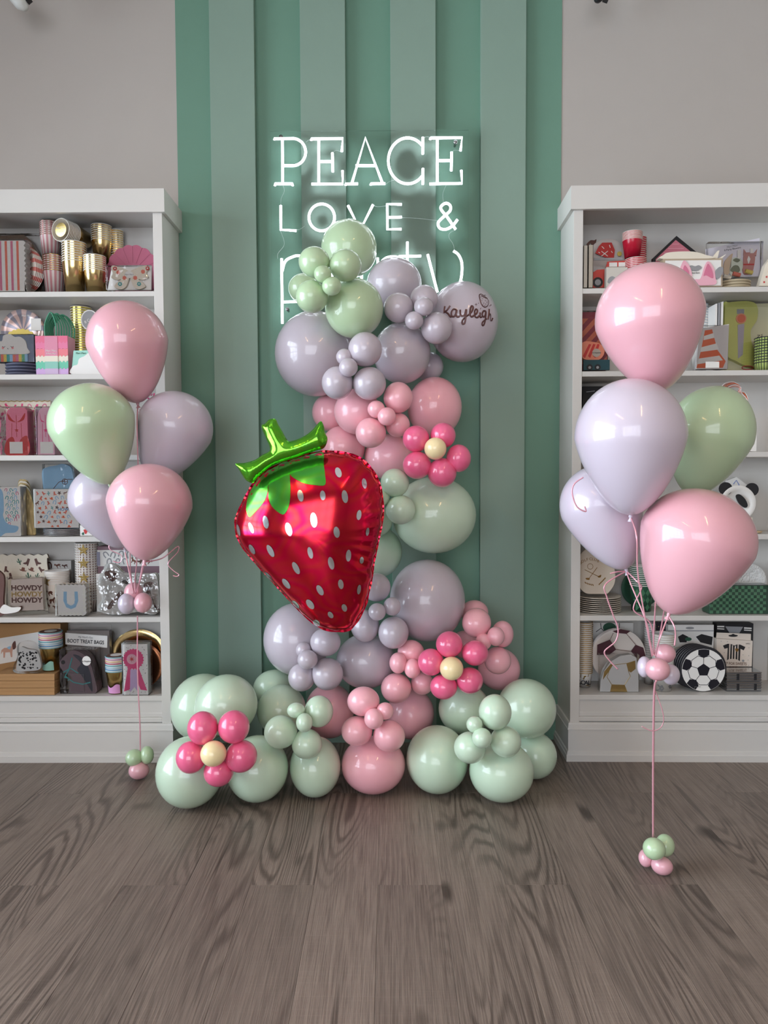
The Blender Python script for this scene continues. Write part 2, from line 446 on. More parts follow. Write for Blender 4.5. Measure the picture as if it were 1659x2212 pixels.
# big garland balloons, back to front: colour, px, py, rx, ry, deepest centre, label
FLOORB = [
 ('G', 410, 1667, 74, 79, 'large mint balloon on the floor below the pink balloon flower beside the western bookcase'),
 ('G', 556, 1660, 67, 73.5, 'mint balloon on the floor touching the lower right petal of a balloon flower'),
 ('G', 681, 1655.6, 55, 67, 'mint balloon on the floor between another mint balloon and the pink floor balloon'),
 ('P', 806.5, 1652, 69, 64, 'the one pink balloon standing on the floor at the foot of the garland'),
 ('G', 944.5, 1640, 67, 75, 'tall mint balloon on the floor right beside the pink floor balloon'),
 ('G', 1083, 1665.6, 70, 68, 'mint floor balloon directly under the mint cluster near the football bookcase'),
]
for c_, px, py, rx, ry, lab in FLOORB:
    tag(put('balloon', c_, px, py, rx, ry, floor_ball(px, py, rx, ry)), lab, 'balloon', 'garland balloons')
BIG = [
 ('G', 439, 1528, 71, 74, 2.80, 'mint balloon tucked against the side of the western bookcase, behind a paler one'),
 ('G', 593, 1485, 46, 39, 2.92, 'mint balloon half hidden behind the lavender pair at the garland foot'),
 ('G', 1154, 1631, 49, 52, 2.80, 'olive-shaded mint balloon in the corner by the football bookcase plinth'),
 ('P', 712, 1535, 53, 60, 2.88, 'dusky pink balloon behind the mint cluster at the garland foot'),
 ('P', 887, 1541, 51, 56, 2.86, 'dusky pink balloon between the pink cluster and the tall mint floor balloon'),
 ('P', 1078, 1445, 46, 46, 2.90, 'shaded pink balloon at the outer end of the lower pink bunch'),
 ('P', 1025, 1322, 30, 26, 2.95, 'small pink balloon peeping out above the lower pink bunch'),
 ('P', 1003, 1392, 30, 30, 2.92, 'pink balloon peeping out behind the top petal of the lower flower'),
 ('G', 812, 1192, 57, 57, 2.92, 'sage balloon half behind the point of the foil strawberry'),
 ('G', 815, 1125, 33, 33, 2.90, 'small sage balloon behind the edge of the strawberry, under the sage pair'),
 ('P', 716, 891, 42, 42, 2.96, 'outermost pink balloon under the big lavender one'),
 ('P', 741, 967, 48, 48, 2.93, 'pink balloon directly above the strawberry shoulder'),
 ('P', 771.6, 889, 50, 50, 2.90, 'pink balloon under the lavender cluster, with a bright pink tie spot'),
 ('P', 840, 987, 53, 50, 2.90, 'pink balloon beside the petals of the upper flower, above the sage pair'),
 ('L', 926, 792, 32, 32, 2.96, 'small lavender balloon hidden under the printed one'),
 ('g', 656, 623, 33, 33, 2.95, 'sage balloon tucked behind the sage cluster at the top'),
 ('g', 754, 538, 60.5, 65, 2.93, 'topmost balloon of the garland, large sage green'),
 ('L', 851.6, 613, 59, 57, 2.95, 'lavender grey balloon right below the letters r and t of the sign'),
 ('P', 938.7, 880, 59, 66, 2.90, 'largest pink balloon, above the upper hot pink flower'),
 ('L', 999.7, 696, 76, 88, 2.88, None),
 ('L', 680.7, 764.7, 87, 93, 2.86, 'very large lavender balloon at the outer side of the garland top'),
 ('L', 868, 763, 62, 67, 2.84, 'lavender balloon in the middle, under the cluster next to the printed balloon'),
 ('g', 765, 666, 63, 66, 2.80, 'large sage balloon below the sage cluster, over the lavender ones'),
 ('G', 937.5, 1112.6, 90.6, 83, 2.86, 'very large sage balloon below the upper hot pink flower'),
 ('L', 923, 1296.6, 81.5, 89, 2.84, 'very large lavender balloon beside the strawberry tip, above the pink bunch'),
 ('L', 642, 1380, 73, 79, 2.84, 'large lilac balloon at the outer side under the strawberry'),
 ('L', 790, 1428, 64, 60, 2.80, 'pale lilac balloon in the centre right under the strawberry tip'),
 ('G', 608.3, 1533.7, 53, 56, 2.76, 'beige-tinted mint balloon behind the mint cluster on the bookcase side'),
 ('G', 489, 1522.6, 68, 67, 2.70, 'pale mint balloon directly above the petals of the floor flower'),
 ('G', 1003, 1531.5, 56, 56, 2.78, 'pale mint balloon right under the lower hot pink flower'),
 ('G', 1137.4, 1530, 64, 65, 2.74, 'large mint balloon beside the football bookcase, above the corner balloon'),
]
kay = None
for c_, px, py, rx, ry, ym, lab in BIG:
    Y = drop([(px, py, rx, ry, 0)], ym, 1.0)
    if lab is None:
        c, sx, sz = geom(px, py, rx, ry, Y)
        kay = empty('balloon', c, 'lavender balloon printed with the name Kayleigh and a little strawberry', 'balloon', 'garland balloons')
        put('body', c_, px, py, rx, ry, Y, kay); kayY = Y; kayS = (c, sx, sz)
    else:
        tag(put('balloon', c_, px, py, rx, ry, Y), lab, 'balloon', 'garland balloons')

# tied clusters: (colour, px, py, rx, ry, dy)
CL = [
 ('sage cluster of four small balloons and two minis at the garland top', 'g', [(679,566,34,34,0),(746,573,35,36,0),(673.5,641,35,36,-0.005),(697,592,19,19,-0.055),(716.5,618,21,21,-0.05)], 2.85),
 ('lavender cluster of small balloons overlapping the printed balloon', 'L', [(861,665,32,33,0),(916,645,30,30,0.02),(943,709,33.5,35,-0.005),(915,662.5,21,21,-0.055),(894.5,692.4,20,20,-0.05)], 2.85),
 ('lavender cluster of small balloons overlapping the very large lavender balloon', 'L', [(788.7,755,36.5,38,-0.01),(729,827,34,36,0),(798,828.5,36,36,0),(744,771,18,18,-0.02),(752.6,793.7,20.5,20.5,-0.05)], 2.85),
 ('pink cluster of small balloons above the upper hot pink flower', 'P', [(860,858.7,31.6,34,0),(801,935,33,33,-0.01),(859,917.7,26.6,26.6,0.03),(812.7,884,19,19,-0.04),(835.4,899.7,20,20,-0.055)], 2.85),
 ('sage pair of small balloons beside the strawberry', 'G', [(852.7,1043,31,31,0),(865,1101,32,32,0),(822,1075,20,20,0.0)], 2.85),
 ('lavender cluster of small balloons touching the strawberry edge', 'L', [(812.8,1268.6,31,31,0.01),(850,1366.5,33,35,-0.01),(788.5,1352,31,35,0.02),(847,1310,19,20,-0.03),(814.7,1321.6,19,19,-0.05)], 2.85),
 ('lilac cluster of small balloons under the strawberry, bookcase side', 'L', [(703,1387,33,31,0),(651.4,1463,29,30.6,0),(707.4,1455.8,34,35.5,-0.005),(656,1404,17,17,0.0),(664.4,1424.8,22,21,-0.05)], 2.85),
 ('pink cluster of small balloons at the outer end of the lower pink bunch', 'P', [(1029.5,1345.5,31.5,32.5,0),(1085.6,1369.5,24,29,0.02),(1075,1426.6,29,30,0),(1071,1374.7,19,21,-0.05),(1044.5,1386,17.5,18.5,-0.04)], 2.88),
 ('pink cluster of small balloons between the lilac balloon and the lower flower', 'P', [(887.5,1409,29,27,0.02),(855.8,1486.4,33,33,-0.01),(912,1476,25,25,0.02),(860,1432,19,23,-0.03),(891,1444,18,21.6,-0.04)], 2.80),
 ('pink cluster of small balloons on top of the pink floor balloon', 'P', [(785,1515,35,32.5,0),(771,1579,33.7,33,0),(840.5,1589.7,34.7,35,-0.005),(831.5,1536,19,19,-0.03),(807.7,1552.6,21,23,-0.055)], 2.75),
 ('mint cluster of small balloons over the floor balloons near the football bookcase', 'G', [(1069.6,1538,35.5,39,0),(1015,1615,34.6,35,0),(1092,1602,34,34.5,0),(1025,1565,17.8,18.2,-0.03),(1041,1594,21.5,22.3,-0.055)], 2.70),
 ('mint cluster of small balloons between the beige-tinted balloon and the floor row', 'G', [(688.7,1536.5,31,34.6,0.02),(606.4,1581,36,36.5,0),(663,1607,33,33.3,0),(639.4,1534.5,19.5,17,-0.02),(657.4,1561,18,21,-0.055)], 2.70),
]
for lab, col, mem, ym in CL:
    Y = drop(mem, ym, 1.01)
    cc = sum((P(a, b_, Y) for a, b_, *_ in mem), Vector()) / len(mem)
    r = empty('balloon_cluster', cc, lab, 'balloons', 'small balloon clusters of the garland')
    for px, py, rx, ry, dy in mem:
        cx, cy = sum(q[0] for q in mem) / len(mem), sum(q[1] for q in mem) / len(mem)
        c = P(px, py, Y + dy)
        ax = (cc + Vector((0, 0.06, 0)) - c).normalized()            # tied end points into the cluster
        put('balloon' if rx > 24 else 'mini_balloon', col, px, py, rx, ry, Y + dy, r)
FLW = [
 ('hot pink balloon flower with cream centre on the pink balloons', [(898.7,948,29,29),(957,940.5,27.5,27.5),(990.6,990,27,30),(955,1021,31.5,32),(901,1005,31,30)], (940.5,969,24), 2.80),
 ('hot pink balloon flower with cream centre beside the lower pink bunch', [(970.5,1392,29,29),(1026,1410.6,29,27.6),(1014.6,1470,29,29),(958.5,1483.4,29.5,28),(931,1430,28.4,29.5)], (975.4,1444,25.6), 2.75),
 ('hot pink balloon flower with cream centre on the floor balloons by the western bookcase', [(438,1572.5,34,37),(505,1570,34.6,36.6),(521,1633.5,35,36),(472.5,1668,33,32),(412.3,1635.7,33,36)], (461,1628,28.5), 2.55),
]
for lab, pet, cen, ym in FLW:
    mem = [(a, b_, c_, d_, 0) for a, b_, c_, d_ in pet]
    Y = drop(mem, ym, 1.01)
    cc = P(cen[0], cen[1], Y)
    r = empty('balloon_flower', cc, lab, 'balloon flower', 'balloon flowers on the garland')
    for px, py, rx, ry in pet: put('petal', 'H', px, py, rx, ry, Y, r)
    put('flower_center', 'Y', cen[0], cen[1], cen[2], cen[2] * 1.01, Y - 0.045, r)

# ---------------------------------------------------- name and doodle printed on the lavender balloon (raised vinyl strokes)
M_rose = mat('rose_gold_vinyl', (98, 66, 64), 0.32, metal=0.5)
kc, ksx, ksz = kayS
kq = face(kc).to_matrix()
def on_kay(px, py, lift=0.0006):
    """photo pixel -> point on the printed balloon's skin, in the balloon's own coordinates"""
    d = ray(px, py).normalized(); o = kq.transposed() @ (CAM - kc); dd = kq.transposed() @ d
    S = Vector((ksx + lift, (ksx + ksz) / 2 + lift, ksz + lift))
    o2 = Vector((o.x / S.x, o.y / S.y, o.z / S.z)); d2 = Vector((dd.x / S.x, dd.y / S.y, dd.z / S.z))
    a = d2.dot(d2); b_ = o2.dot(d2); c_ = o2.dot(o2) - 1; disc = b_ * b_ - a * c_
    if disc < 0: return None
    t = (-b_ - math.sqrt(disc)) / a
    return kq @ (o + dd * t)
def K(pts): return [(940 + x / 11.85, 610 + y / 11.85) for x, y in pts]
def kstroke(nm, pts, r, n=6, closed=False):
    q = [on_kay(p.x, p.y) for p in spline([Vector((a, b_, 0)) for a, b_ in K(pts)], 8, closed)]
    q = [v for v in q if v is not None]
    return MB().tube(q, r, 8, flat=0.35, closed=closed).obj(nm, M_rose, kay, smooth=True)
lw = 0.0035
for nm, st in {'letter_k': [[(250,610),(238,700),(232,790)], [(385,600),(300,720),(240,745)], [(240,745),(330,800),(390,880),(430,860)]],
    'letter_a': [[(545,700),(470,690),(420,760),(425,860),(490,870),(540,780),(550,700),(535,820),(575,885),(630,860)]],
    'letter_y': [[(640,700),(650,830),(700,865),(760,820),(795,690),(780,900),(750,1040),(700,1060),(695,990),(760,900),(860,830)]],
    'letter_l': [[(850,840),(940,740),(970,640),(935,605),(900,680),(890,820),(930,880),(990,850)]],
    'letter_e': [[(990,850),(1060,790),(1080,720),(1040,690),(1010,760),(1020,870),(1075,900),(1130,850)]],
    'letter_i': [[(1150,770),(1145,860),(1170,900),(1210,870)], [(1158,668),(1165,672)]],
    'letter_g': [[(1300,740),(1240,735),(1205,810),(1230,880),(1280,850),(1300,740),(1285,950),(1245,1090),(1205,1090),(1215,1020),(1320,930)]],
    'letter_h': [[(1380,680),(1370,820),(1345,950)], [(1355,890),(1400,800),(1425,850),(1420,960),(1440,980),(1470,910)]]}.items():
    q = MB()
    for s_ in st:
        pp = [on_kay(p.x, p.y) for p in spline([Vector((a, b_, 0)) for a, b_ in K(s_)], 8)]
        pp = [v for v in pp if v is not None]
        q.tube(pp, lw if nm < 'letter_k' or True else lw, 8, flat=0.35)
    q.obj(nm, M_rose, kay, smooth=True)
dd_ = MB()
def dstroke(pts, r, closed=False):
    pp = [on_kay(p.x, p.y) for p in spline([Vector((a, b_, 0)) for a, b_ in K(pts)], 8, closed)]
    dd_.tube([v for v in pp if v is not None], r, 6, flat=0.35, closed=closed)
dstroke([(1130,330),(1170,295),(1240,330),(1320,400),(1370,480),(1350,590),(1270,635),(1190,570),(1145,430)], 0.0019, True)
dstroke([(1190,330),(1240,375),(1300,390),(1340,420)], 0.0018); dstroke([(1240,340),(1275,320),(1300,335)], 0.0011)
for x, y in ((1165,380),(1180,350),(1215,418),(1195,465),(1285,415),(1283,468),(1325,508),(1245,530),(1220,572),(1293,552),(1268,600)):
    dstroke([(x - 5, y - 6), (x, y), (x + 5, y + 6)], 0.0013)
for x, y, s_ in ((1045,565,32),(1112,535,10),(1400,600,12),(1430,580,18)):
    dstroke([(x - s_, y), (x, y), (x + s_, y)], 0.0007); dstroke([(x, y - s_), (x, y), (x, y + s_)], 0.0007)
dd_.obj('strawberry_doodle', M_rose, kay, smooth=True)
# ================================================================== foil strawberry
def inside(poly, x, y):
    c = False; n = len(poly)
    for i in range(n):
        x0, y0 = poly[i]; x1, y1 = poly[(i + 1) % n]
        if (y0 > y) != (y1 > y) and x < (x1 - x0) * (y - y0) / (y1 - y0) + x0: c = not c
    return c
def edge_dist(poly, x, y):
    best = 1e9; n = len(poly)
    for i in range(n):
        ax, ay = poly[i]; bx, by = poly[(i + 1) % n]; dx, dy = bx - ax, by - ay
        t = max(0, min(1, ((x - ax) * dx + (y - ay) * dy) / (dx * dx + dy * dy + 1e-12)))
        best = min(best, math.hypot(x - ax - t * dx, y - ay - t * dy))
    return best
def fill(poly, step):
    """triangulated polygon with interior points: verts2d, tris, number of outline points"""
    n = len(poly); xs = [p[0] for p in poly]; ys = [p[1] for p in poly]
    pts = [Vector(p) for p in poly]; y = min(ys) + step / 2; row = 0
    while y < max(ys):
        x = min(xs) + (step / 2 if row % 2 else step)
        while x < max(xs):
            if inside(poly, x, y) and edge_dist(poly, x, y) > step * 0.45: pts.append(Vector((x, y)))
            x += step
        y += step * 0.87; row += 1
    r = delaunay_2d_cdt(pts, [(i, (i + 1) % n) for i in range(n)], [], 1, 1e-7)
    return [tuple(v) for v in r[0]], [tuple(f) for f in r[2]], n
YS = 2.44
SC = P(490 + 800 / 4.254, 880 + 1150 / 4.254, YS)
s_m = YS / F / 4.254 * 1.0
def sl(x, y): return ((x - 800) * s_m, (1150 - y) * s_m)
berry = empty('foil_strawberry_balloon', SC, 'large shiny red foil strawberry balloon with green leaves and silver seeds', 'balloon', rot=(0, 0, 0))
def foil(name, rgb, rough, film, ior=1.45):
    m = mat(name, rgb, rough, metal=1.0, var=0.05, scale=4)
    b = m.node_tree.nodes['Principled BSDF']
    if film and 'Thin Film Thickness' in b.inputs:
        nt = m.node_tree; b.inputs['Thin Film IOR'].default_value = ior; b.inputs['Metallic'].default_value = 0.84; b.inputs['IOR'].default_value = 2.3
        tc = nt.nodes.new('ShaderNodeTexCoord'); mp = nt.nodes.new('ShaderNodeMapping'); mp.inputs['Scale'].default_value = (5, 2, 9); mp.inputs['Rotation'].default_value = (0, 0.6, 0)
        nz = nt.nodes.new('ShaderNodeTexNoise'); nz.inputs['Scale'].default_value = 1.0; nz.inputs['Detail'].default_value = 1.0
        mr = nt.nodes.new('ShaderNodeMapRange'); mr.inputs[1].default_value = 0.3; mr.inputs[2].default_value = 0.7; mr.inputs[3].default_value = film * 0.4; mr.inputs[4].default_value = film * 1.8
        nt.links.new(tc.outputs['Object'], mp.inputs[0]); nt.links.new(mp.outputs[0], nz.inputs['Vector']); nt.links.new(nz.outputs['Fac'], mr.inputs[0]); nt.links.new(mr.outputs[0], b.inputs['Thin Film Thickness'])
    return m
M_red = foil('red_holographic_foil', (214, 20, 54), 0.15, 420, 1.5)
M_grnf = foil('green_holographic_foil', (104, 196, 48), 0.17, 420, 1.45)
M_leaf = foil('printed_green_foil', (84, 178, 62), 0.20, 420, 1.5)
M_seed = foil('silver_foil_seed', (214, 216, 218), 0.14, 420, 1.4)
outl = [(215,745),(130,905),(85,1010),(78,1090),(95,1190),(150,1295),(235,1400),(320,1500),(420,1610),(510,1710),(600,1810),(700,1915),(780,1985),(860,2035),(940,2060),(1040,2065),(1120,2052),
        (1165,2010),(1210,1950),(1252,1870),(1285,1790),(1303,1700),(1332,1580),(1350,1440),(1374,1330),(1402,1190),(1426,1080),(1440,960),(1430,820),(1405,700),(1350,590),(1270,500),(1180,445),(1080,418),(980,408),(880,408),(700,445),(500,515),(340,600),(255,690)]
osp = [(v.x, v.y) for v in spline([Vector((*sl(*p), 0)) for p in outl], 6, True)]
NTH, NS = 220, 26
def rad(th):
    dx, dz = math.cos(th), math.sin(th); best = 0.1; n = len(osp)
    for i in range(n):
        ax, az = osp[i]; bx, bz = osp[(i + 1) % n]
        den = dx * (bz - az) - dz * (bx - ax)
        if abs(den) < 1e-12: continue
        t = (ax * (bz - az) - az * (bx - ax)) / den; u = (ax * dz - az * dx) / den
        if t > 0 and -1e-6 <= u <= 1 + 1e-6: best = max(best, t) if best != 0.1 else t
    return best
RAD = [rad(2 * math.pi * i / NTH) for i in range(NTH)]
rng = random.Random(3)
WR = []; ph = 0.0
for i in range(NTH):
    ph += 0.75 + 0.5 * rng.random(); WR.append(0.5 + 0.5 * math.sin(ph))
TB = 0.118
def hgt(s, th):
    k = (th / (2 * math.pi) * NTH) % NTH; i = int(k); fr = k - i
    wv = WR[i % NTH] * (1 - fr) + WR[(i + 1) % NTH] * fr
    side = 0.45 + 0.55 * math.cos(th - 0.3)
    return TB * max(0.0, 1 - s ** 2.3) ** 0.56 * (1 - 0.26 * side * wv * s ** 10) 
def surf(x, z):
    th = math.atan2(z, x) % (2 * math.pi); k = th / (2 * math.pi) * NTH; i = int(k); fr = k - i
    R = RAD[i % NTH] * (1 - fr) + RAD[(i + 1) % NTH] * fr
    s = min(0.999, math.hypot(x, z) / R); return hgt(s, th)
m = MB(); vs = []; fs = []
for side in (-1, 1):
    o0 = len(vs); vs.append((0, side * hgt(0, 0), 0))
    for k in range(1, NS + 1):
        s = 1 - (1 - k / NS) ** 1.6
        for i in range(NTH):
            th = 2 * math.pi * i / NTH; r_ = RAD[i] * s * (1 - 0.012 * WR[i] * (s > 0.98))
            vs.append((r_ * math.cos(th), side * hgt(s, th) if k < NS else 0.0, r_ * math.sin(th)))
    for i in range(NTH):
        f = (o0, o0 + 1 + i, o0 + 1 + (i + 1) % NTH); fs.append(f if side < 0 else f[::-1])
        for k in range(NS - 1):
            a = o0 + 1 + k * NTH; f = (a + i, a + NTH + i, a + NTH + (i + 1) % NTH, a + (i + 1) % NTH); fs.append(f if side < 0 else f[::-1])
m.add(vs, fs); bo = m.obj('body', M_red, berry, smooth=True)
# narrow flat seam flange round the rim
sv = []; sf = []
for i in range(NTH):
    th = 2 * math.pi * i / NTH
    for q in (0.99, 1.012 + 0.004 * WR[i]): sv.append((RAD[i] * q * math.cos(th), 0.0015 * math.sin(i * 1.9), RAD[i] * q * math.sin(th)))
for i in range(NTH): j = (i + 1) % NTH; sf.append((2*i, 2*i+1, 2*j+1, 2*j))
MB().add(sv, sf).obj('seam', M_red, berry)
def patch(name, poly, mt, lift, step):
    v2, tr, n = fill(poly, step)
    v = []
    for x, z in v2:                       # the printed place lies on the bulged skin, nearer than the seam plane
        q = Vector((x, 0, z)); h = 0.0
        for _ in range(3):
            t = (YS - h) / YS; q = Vector(((SC.x + x) * t - SC.x, 0, (SC.z + z - CAMH) * t + CAMH - SC.z)); h = surf(q.x, q.z)
        v.append((q.x, -(h + lift), q.z))
    return MB().add(v, [f for f in tr]).obj(name, mt, berry, smooth=True)
for lf in ([(345,610),(262,700),(202,810),(180,900),(183,960),(210,1004),(260,960),(310,905),(350,850),(378,770),(390,690),(480,560),(460,540)],
           [(395,680),(385,760),(388,840),(415,905),(465,955),(520,982),(562,930),(582,850),(588,740),(584,640),(575,500),(470,535)],
           [(575,500),(582,605),(640,660),(720,698),(810,712),(905,712),(908,620),(896,520),(888,412),(760,436),(660,465)]):
    sp = [(v.x, v.y) for v in spline([Vector((*sl(*p), 0)) for p in lf], 4, True)]
    patch('leaf', sp, M_leaf, 0.0012, 0.012)
SEEDS = [(680,810,27,55,10),(885,808,25,45,5),(1088,820,28,60,8),(1030,598,28,48,18),(1268,700,22,48,8),(1217,990,22,47,-8),(800,1035,32,70,6),(357,1052,26,60,10),(568,1120,30,65,14),(223,1105,18,52,20),(107,1125,12,55,12),
 (1010,1148,28,52,8),(1295,1145,15,38,-8),(228,1303,20,50,28),(398,1318,25,62,27),(765,1338,23,55,14),(1118,1365,24,55,-4),(1240,1408,18,32,-5),(957,1435,27,60,12),(632,1478,26,62,26),(380,1555,15,52,40),(540,1622,24,55,36),
 (852,1685,27,52,28),(1045,1630,25,45,8),(1213,1680,17,45,-8),(760,1815,28,52,36),(627,1815,18,46,40),(1076,1850,24,36,18),(948,1915,22,34,35),(817,1990,26,36,48)]
for x, y, rx, ry, a in SEEDS:
    ca, sa = math.cos(math.radians(-a)), math.sin(math.radians(-a)); pl = []
    for k in range(18):
        t = 2 * math.pi * k / 18; u, v = rx * math.cos(t), ry * math.sin(t)
        pl.append(sl(x + u * ca - v * sa * -1 * -1, y + u * sa + v * ca))
    patch('seed', pl, M_seed, 0.0014, 0.006)
stem = [(120,517),(200,510),(290,485),(360,440),(430,395),(395,290),(355,185),(390,160),(425,125),(480,118),(505,165),(540,225),(575,290),(605,318),(680,300),(760,260),(820,210),(885,142),(915,190),(922,240),(945,290),(938,340),(908,385),(850,402),(760,432),(650,470),(550,500),(450,540),(380,590),(320,640),(275,690),(215,668),(180,620),(150,570)]
ssp = [(v.x, v.y) for v in spline([Vector((*sl(*p), 0)) for p in stem], 5, True)]
v2, tr, n = fill(ssp, 0.0065)
RS = 0.030
front = []; 
for i, (x, z) in enumerate(v2):
    d = 0 if i < n else edge_dist(ssp, x, z); q = min(1.0, d / RS)
    wr = 1 - 0.25 * (1 - q) * (0.5 + 0.5 * math.sin(x * 420 + z * 300))
    front.append(0.030 * math.sqrt(max(0, 1 - (1 - q) ** 2)) * wr)
k = len(v2); y0 = -0.060
sm = MB().add([(x, y0 - h, z) for (x, z), h in zip(v2, front)] + [(x, y0 + h + 1e-5, z) for (x, z), h in zip(v2, front)], tr + [tuple(i + k for i in f[::-1]) for f in tr])
sm.obj('stem', M_grnf, berry, smooth=True)
M_rib = mat('pink_satin_ribbon', (232, 170, 182), 0.25, metal=0.35, var=0.04)
# tether that ties the strawberry to the garland behind it
MB().tube(spline([(0.03, 0.03, -0.24), (0.05, 0.14, -0.235), (0.05, 0.24, -0.19)], 6), 0.0018, 6).obj('tether', M_rib, berry)

# ================================================================== helium bouquets
def helium(col, px, py, rx, up, dn, tilt, Y, label, ribs, grp):
    c, sx, _ = geom(px, py, rx, rx, Y)
    kx = sx / rx
    a, b_ = up * kx, dn * kx
    rot = face(c).to_matrix() @ Matrix.Rotation(math.radians(-tilt), 3, 'Y')
    root = empty('helium_balloon', c, label, 'balloon', grp, rot=rot.to_euler())
    prof = []
    for i in range(16):
        t = math.pi / 2 * i / 15; prof.append((sx * math.sin(t), a * math.cos(t)))
    for i in range(1, 22):
        t = i / 21; tt = math.sin(t * math.pi / 2)
        r_ = sx * math.sqrt(max(0, 1 - tt * tt)) * (1 - 0.28 * tt)
        prof.append((max(r_, 0.0045), -b_ * tt))
    prof[0] = (0, a)
    prof.sort(key=lambda q: -q[1])
    MB().lathe(prof[::-1], 44, cap=False).obj('body', BM[col], root, smooth=True)
    MB().lathe([(0.0045, -b_ + 0.002), (0.006, -b_ - 0.004), (0.0035, -b_ - 0.008), (0.008, -b_ - 0.016), (0.0085, -b_ - 0.018), (0.0, -b_ - 0.0185)][::-1], 14, cap=False).obj('knot', BM[col], root, smooth=True)
    neck = c + rot @ Vector((0, 0, -b_ - 0.006))
    inv = rot.transposed()
    for pts in ribs:
        if pts[-1] is tieL or pts[-1] is tieR:
            dv = (pts[-2] - pts[-1]); dv.z = 0; pts = pts[:-1] + [pts[-1] + dv.normalized() * 0.008 + Vector((0, 0, 0.004))]
        w_ = [inv @ (q - c) for q in ([neck] + pts)]
        MB().tube(spline(w_, 7), 0.0021, 6, flat=0.25).obj('ribbon', M_rib, root, smooth=True)
    return root
def mini(lab, mem, Y, name='mini_balloon_cluster', cat='balloons', grp=None):
    base = P(mem[0][1], mem[0][2], Y); base.z = max(0.0, min(P(q[1], q[2] + q[4], Y + q[5]).z for q in mem))
    r = empty(name, base, lab, cat, grp)
    for col, px, py, rx, ry, dy in mem: put('mini_balloon', col, px, py, rx, ry, Y + dy, r)
    return r
GL, GR = 'bouquet in front of the western bookcase', 'bouquet in front of the football bookcase'
YLW = floor_ball(300.5, 1664, 23, 20); YRW = floor_ball(1430, 1870, 24, 21)
YL, YR = YLW, YRW
tieL, tieR = P(292, 1284, YL - 0.01), P(1413, 1420, YR - 0.035)
def PP(lst, Y): return [P(a, b_, Y) for a, b_ in lst]
helium('K', 276, 742, 90, 95, 136, 8, YL - 0.08, 'soft pink helium balloon at the top of the bouquet by the western shelves', [[P(296, 925, YL - 0.115), P(299, 1050, YL - 0.075), P(296, 1200, YL - 0.03), P(292, 1250, YL + 0.0), tieL]], GL)
helium('g', 199, 915, 97, 93, 146, 14, YL - 0.165, 'sage green helium balloon floating in front of the western shelves', [[P(276, 1140, YL - 0.11), P(282, 1238, YL - 0.035), tieL]], GL)
helium('V', 378, 925, 84, 83, 128, -22, YL - 0.005, 'greyed lilac helium balloon partly behind the sage and pink ones', [[P(318, 1160, YL + 0.0), tieL]], GL)
helium('K', 323.5, 1090, 94.5, 93, 127, -6, YL - 0.25, 'soft pink helium balloon hanging lowest over the western shelves', [[P(304, 1250, YL - 0.14), tieL], PP([(350, 1206), (383, 1181), (385, 1190), (378, 1199), (365, 1213), (364, 1222), (376, 1234), (386, 1241), (382, 1245), (374, 1243)], YL - 0.22)], GL)
helium('V', 222, 1078, 76, 76, 122, 21, YL + 0.012, 'lilac helium balloon low behind the sage and pink ones', [[P(280, 1240, YL + 0.0), tieL], PP([(252, 1178), (233, 1176), (240, 1160), (236, 1185), (262, 1200), (258, 1215), (244, 1212)], YL + 0.0)], GL)
mini('trio of mini balloons, two pink and one lilac, on the ribbon by the western shelves', [('K', 288.6, 1279, 21, 21, 0.03), ('V', 274, 1304, 20, 23, 0), ('K', 309, 1302, 20, 22, -0.01)], YL)
rw = mini('floor weight of two sage and one pink mini balloon with a long pink ribbon', [('K', 300.5, 1664, 23, 20, 0), ('g', 289.4, 1637, 19, 19, 0), ('g', 317.7, 1631, 15, 20, 0.01)], YL, 'balloon_weight', 'balloon weight')
MB().tube([q - rw.location for q in spline([P(297, 1331, YL - 0.045), P(297, 1345, YL - 0.03), P(297, 1450, YL - 0.02), P(302, 1560, YL - 0.01), P(303, 1622, YL)], 8)], 0.0026, 6, flat=0.4).obj('ribbon', M_rib, rw, smooth=True)

helium('K', 1403, 690, 121, 125, 168, 8, YR + 0.0, 'large soft pink helium balloon at the top of the bouquet by the football shelves', [[P(1412, 1000, YR + 0.12), P(1417, 1250, YR + 0.12), P(1412, 1370, YR + 0.045), tieR]], GR)
helium('V', 1361, 945, 123.5, 133, 178, 1, YR - 0.06, 'large pale lilac helium balloon in the middle of the bouquet', [[P(1375, 1160, YR - 0.10), P(1379, 1250, YR - 0.07), tieR]], GR)
helium('g', 1533, 938, 98, 114, 150, -15, YR + 0.15, 'sage green helium balloon behind the pale lilac one', [[P(1446, 1260, YR + 0.13), P(1424, 1380, YR + 0.03), tieR]], GR)
helium('K', 1505, 1165, 131, 119, 187, -18, YR - 0.06, 'large soft pink helium balloon hanging lowest by the football shelves', [[P(1425, 1380, YR - 0.07), tieR], PP([(1456, 1352), (1459, 1372), (1457, 1395)], YR - 0.07)], GR)
helium('V', 1298, 1092, 91, 92, 152, 21, YR + 0.15, 'pale lilac helium balloon half behind the middle one, with a curl of ribbon', [[P(1362, 1260, YR + 0.09), P(1395, 1340, YR + 0.04), P(1404, 1385, YR + 0.005), tieR], PP([(1335, 1235), (1318, 1239)], YR + 0.11),
    PP([(1375, 1255), (1386, 1270), (1370, 1306), (1372, 1322), (1400, 1340), (1410, 1365), (1412, 1395)], YR + 0.08),
    PP([(1308, 1262), (1311, 1290), (1325, 1330), (1335, 1358), (1330, 1385), (1306, 1407), (1315, 1425), (1335, 1446)], YR + 0.10)], GR)
cu = empty('ribbon_curl', P(1260, 1031, YR - 0.02), 'curled end of pink ribbon on the pale lilac balloon', 'ribbon')
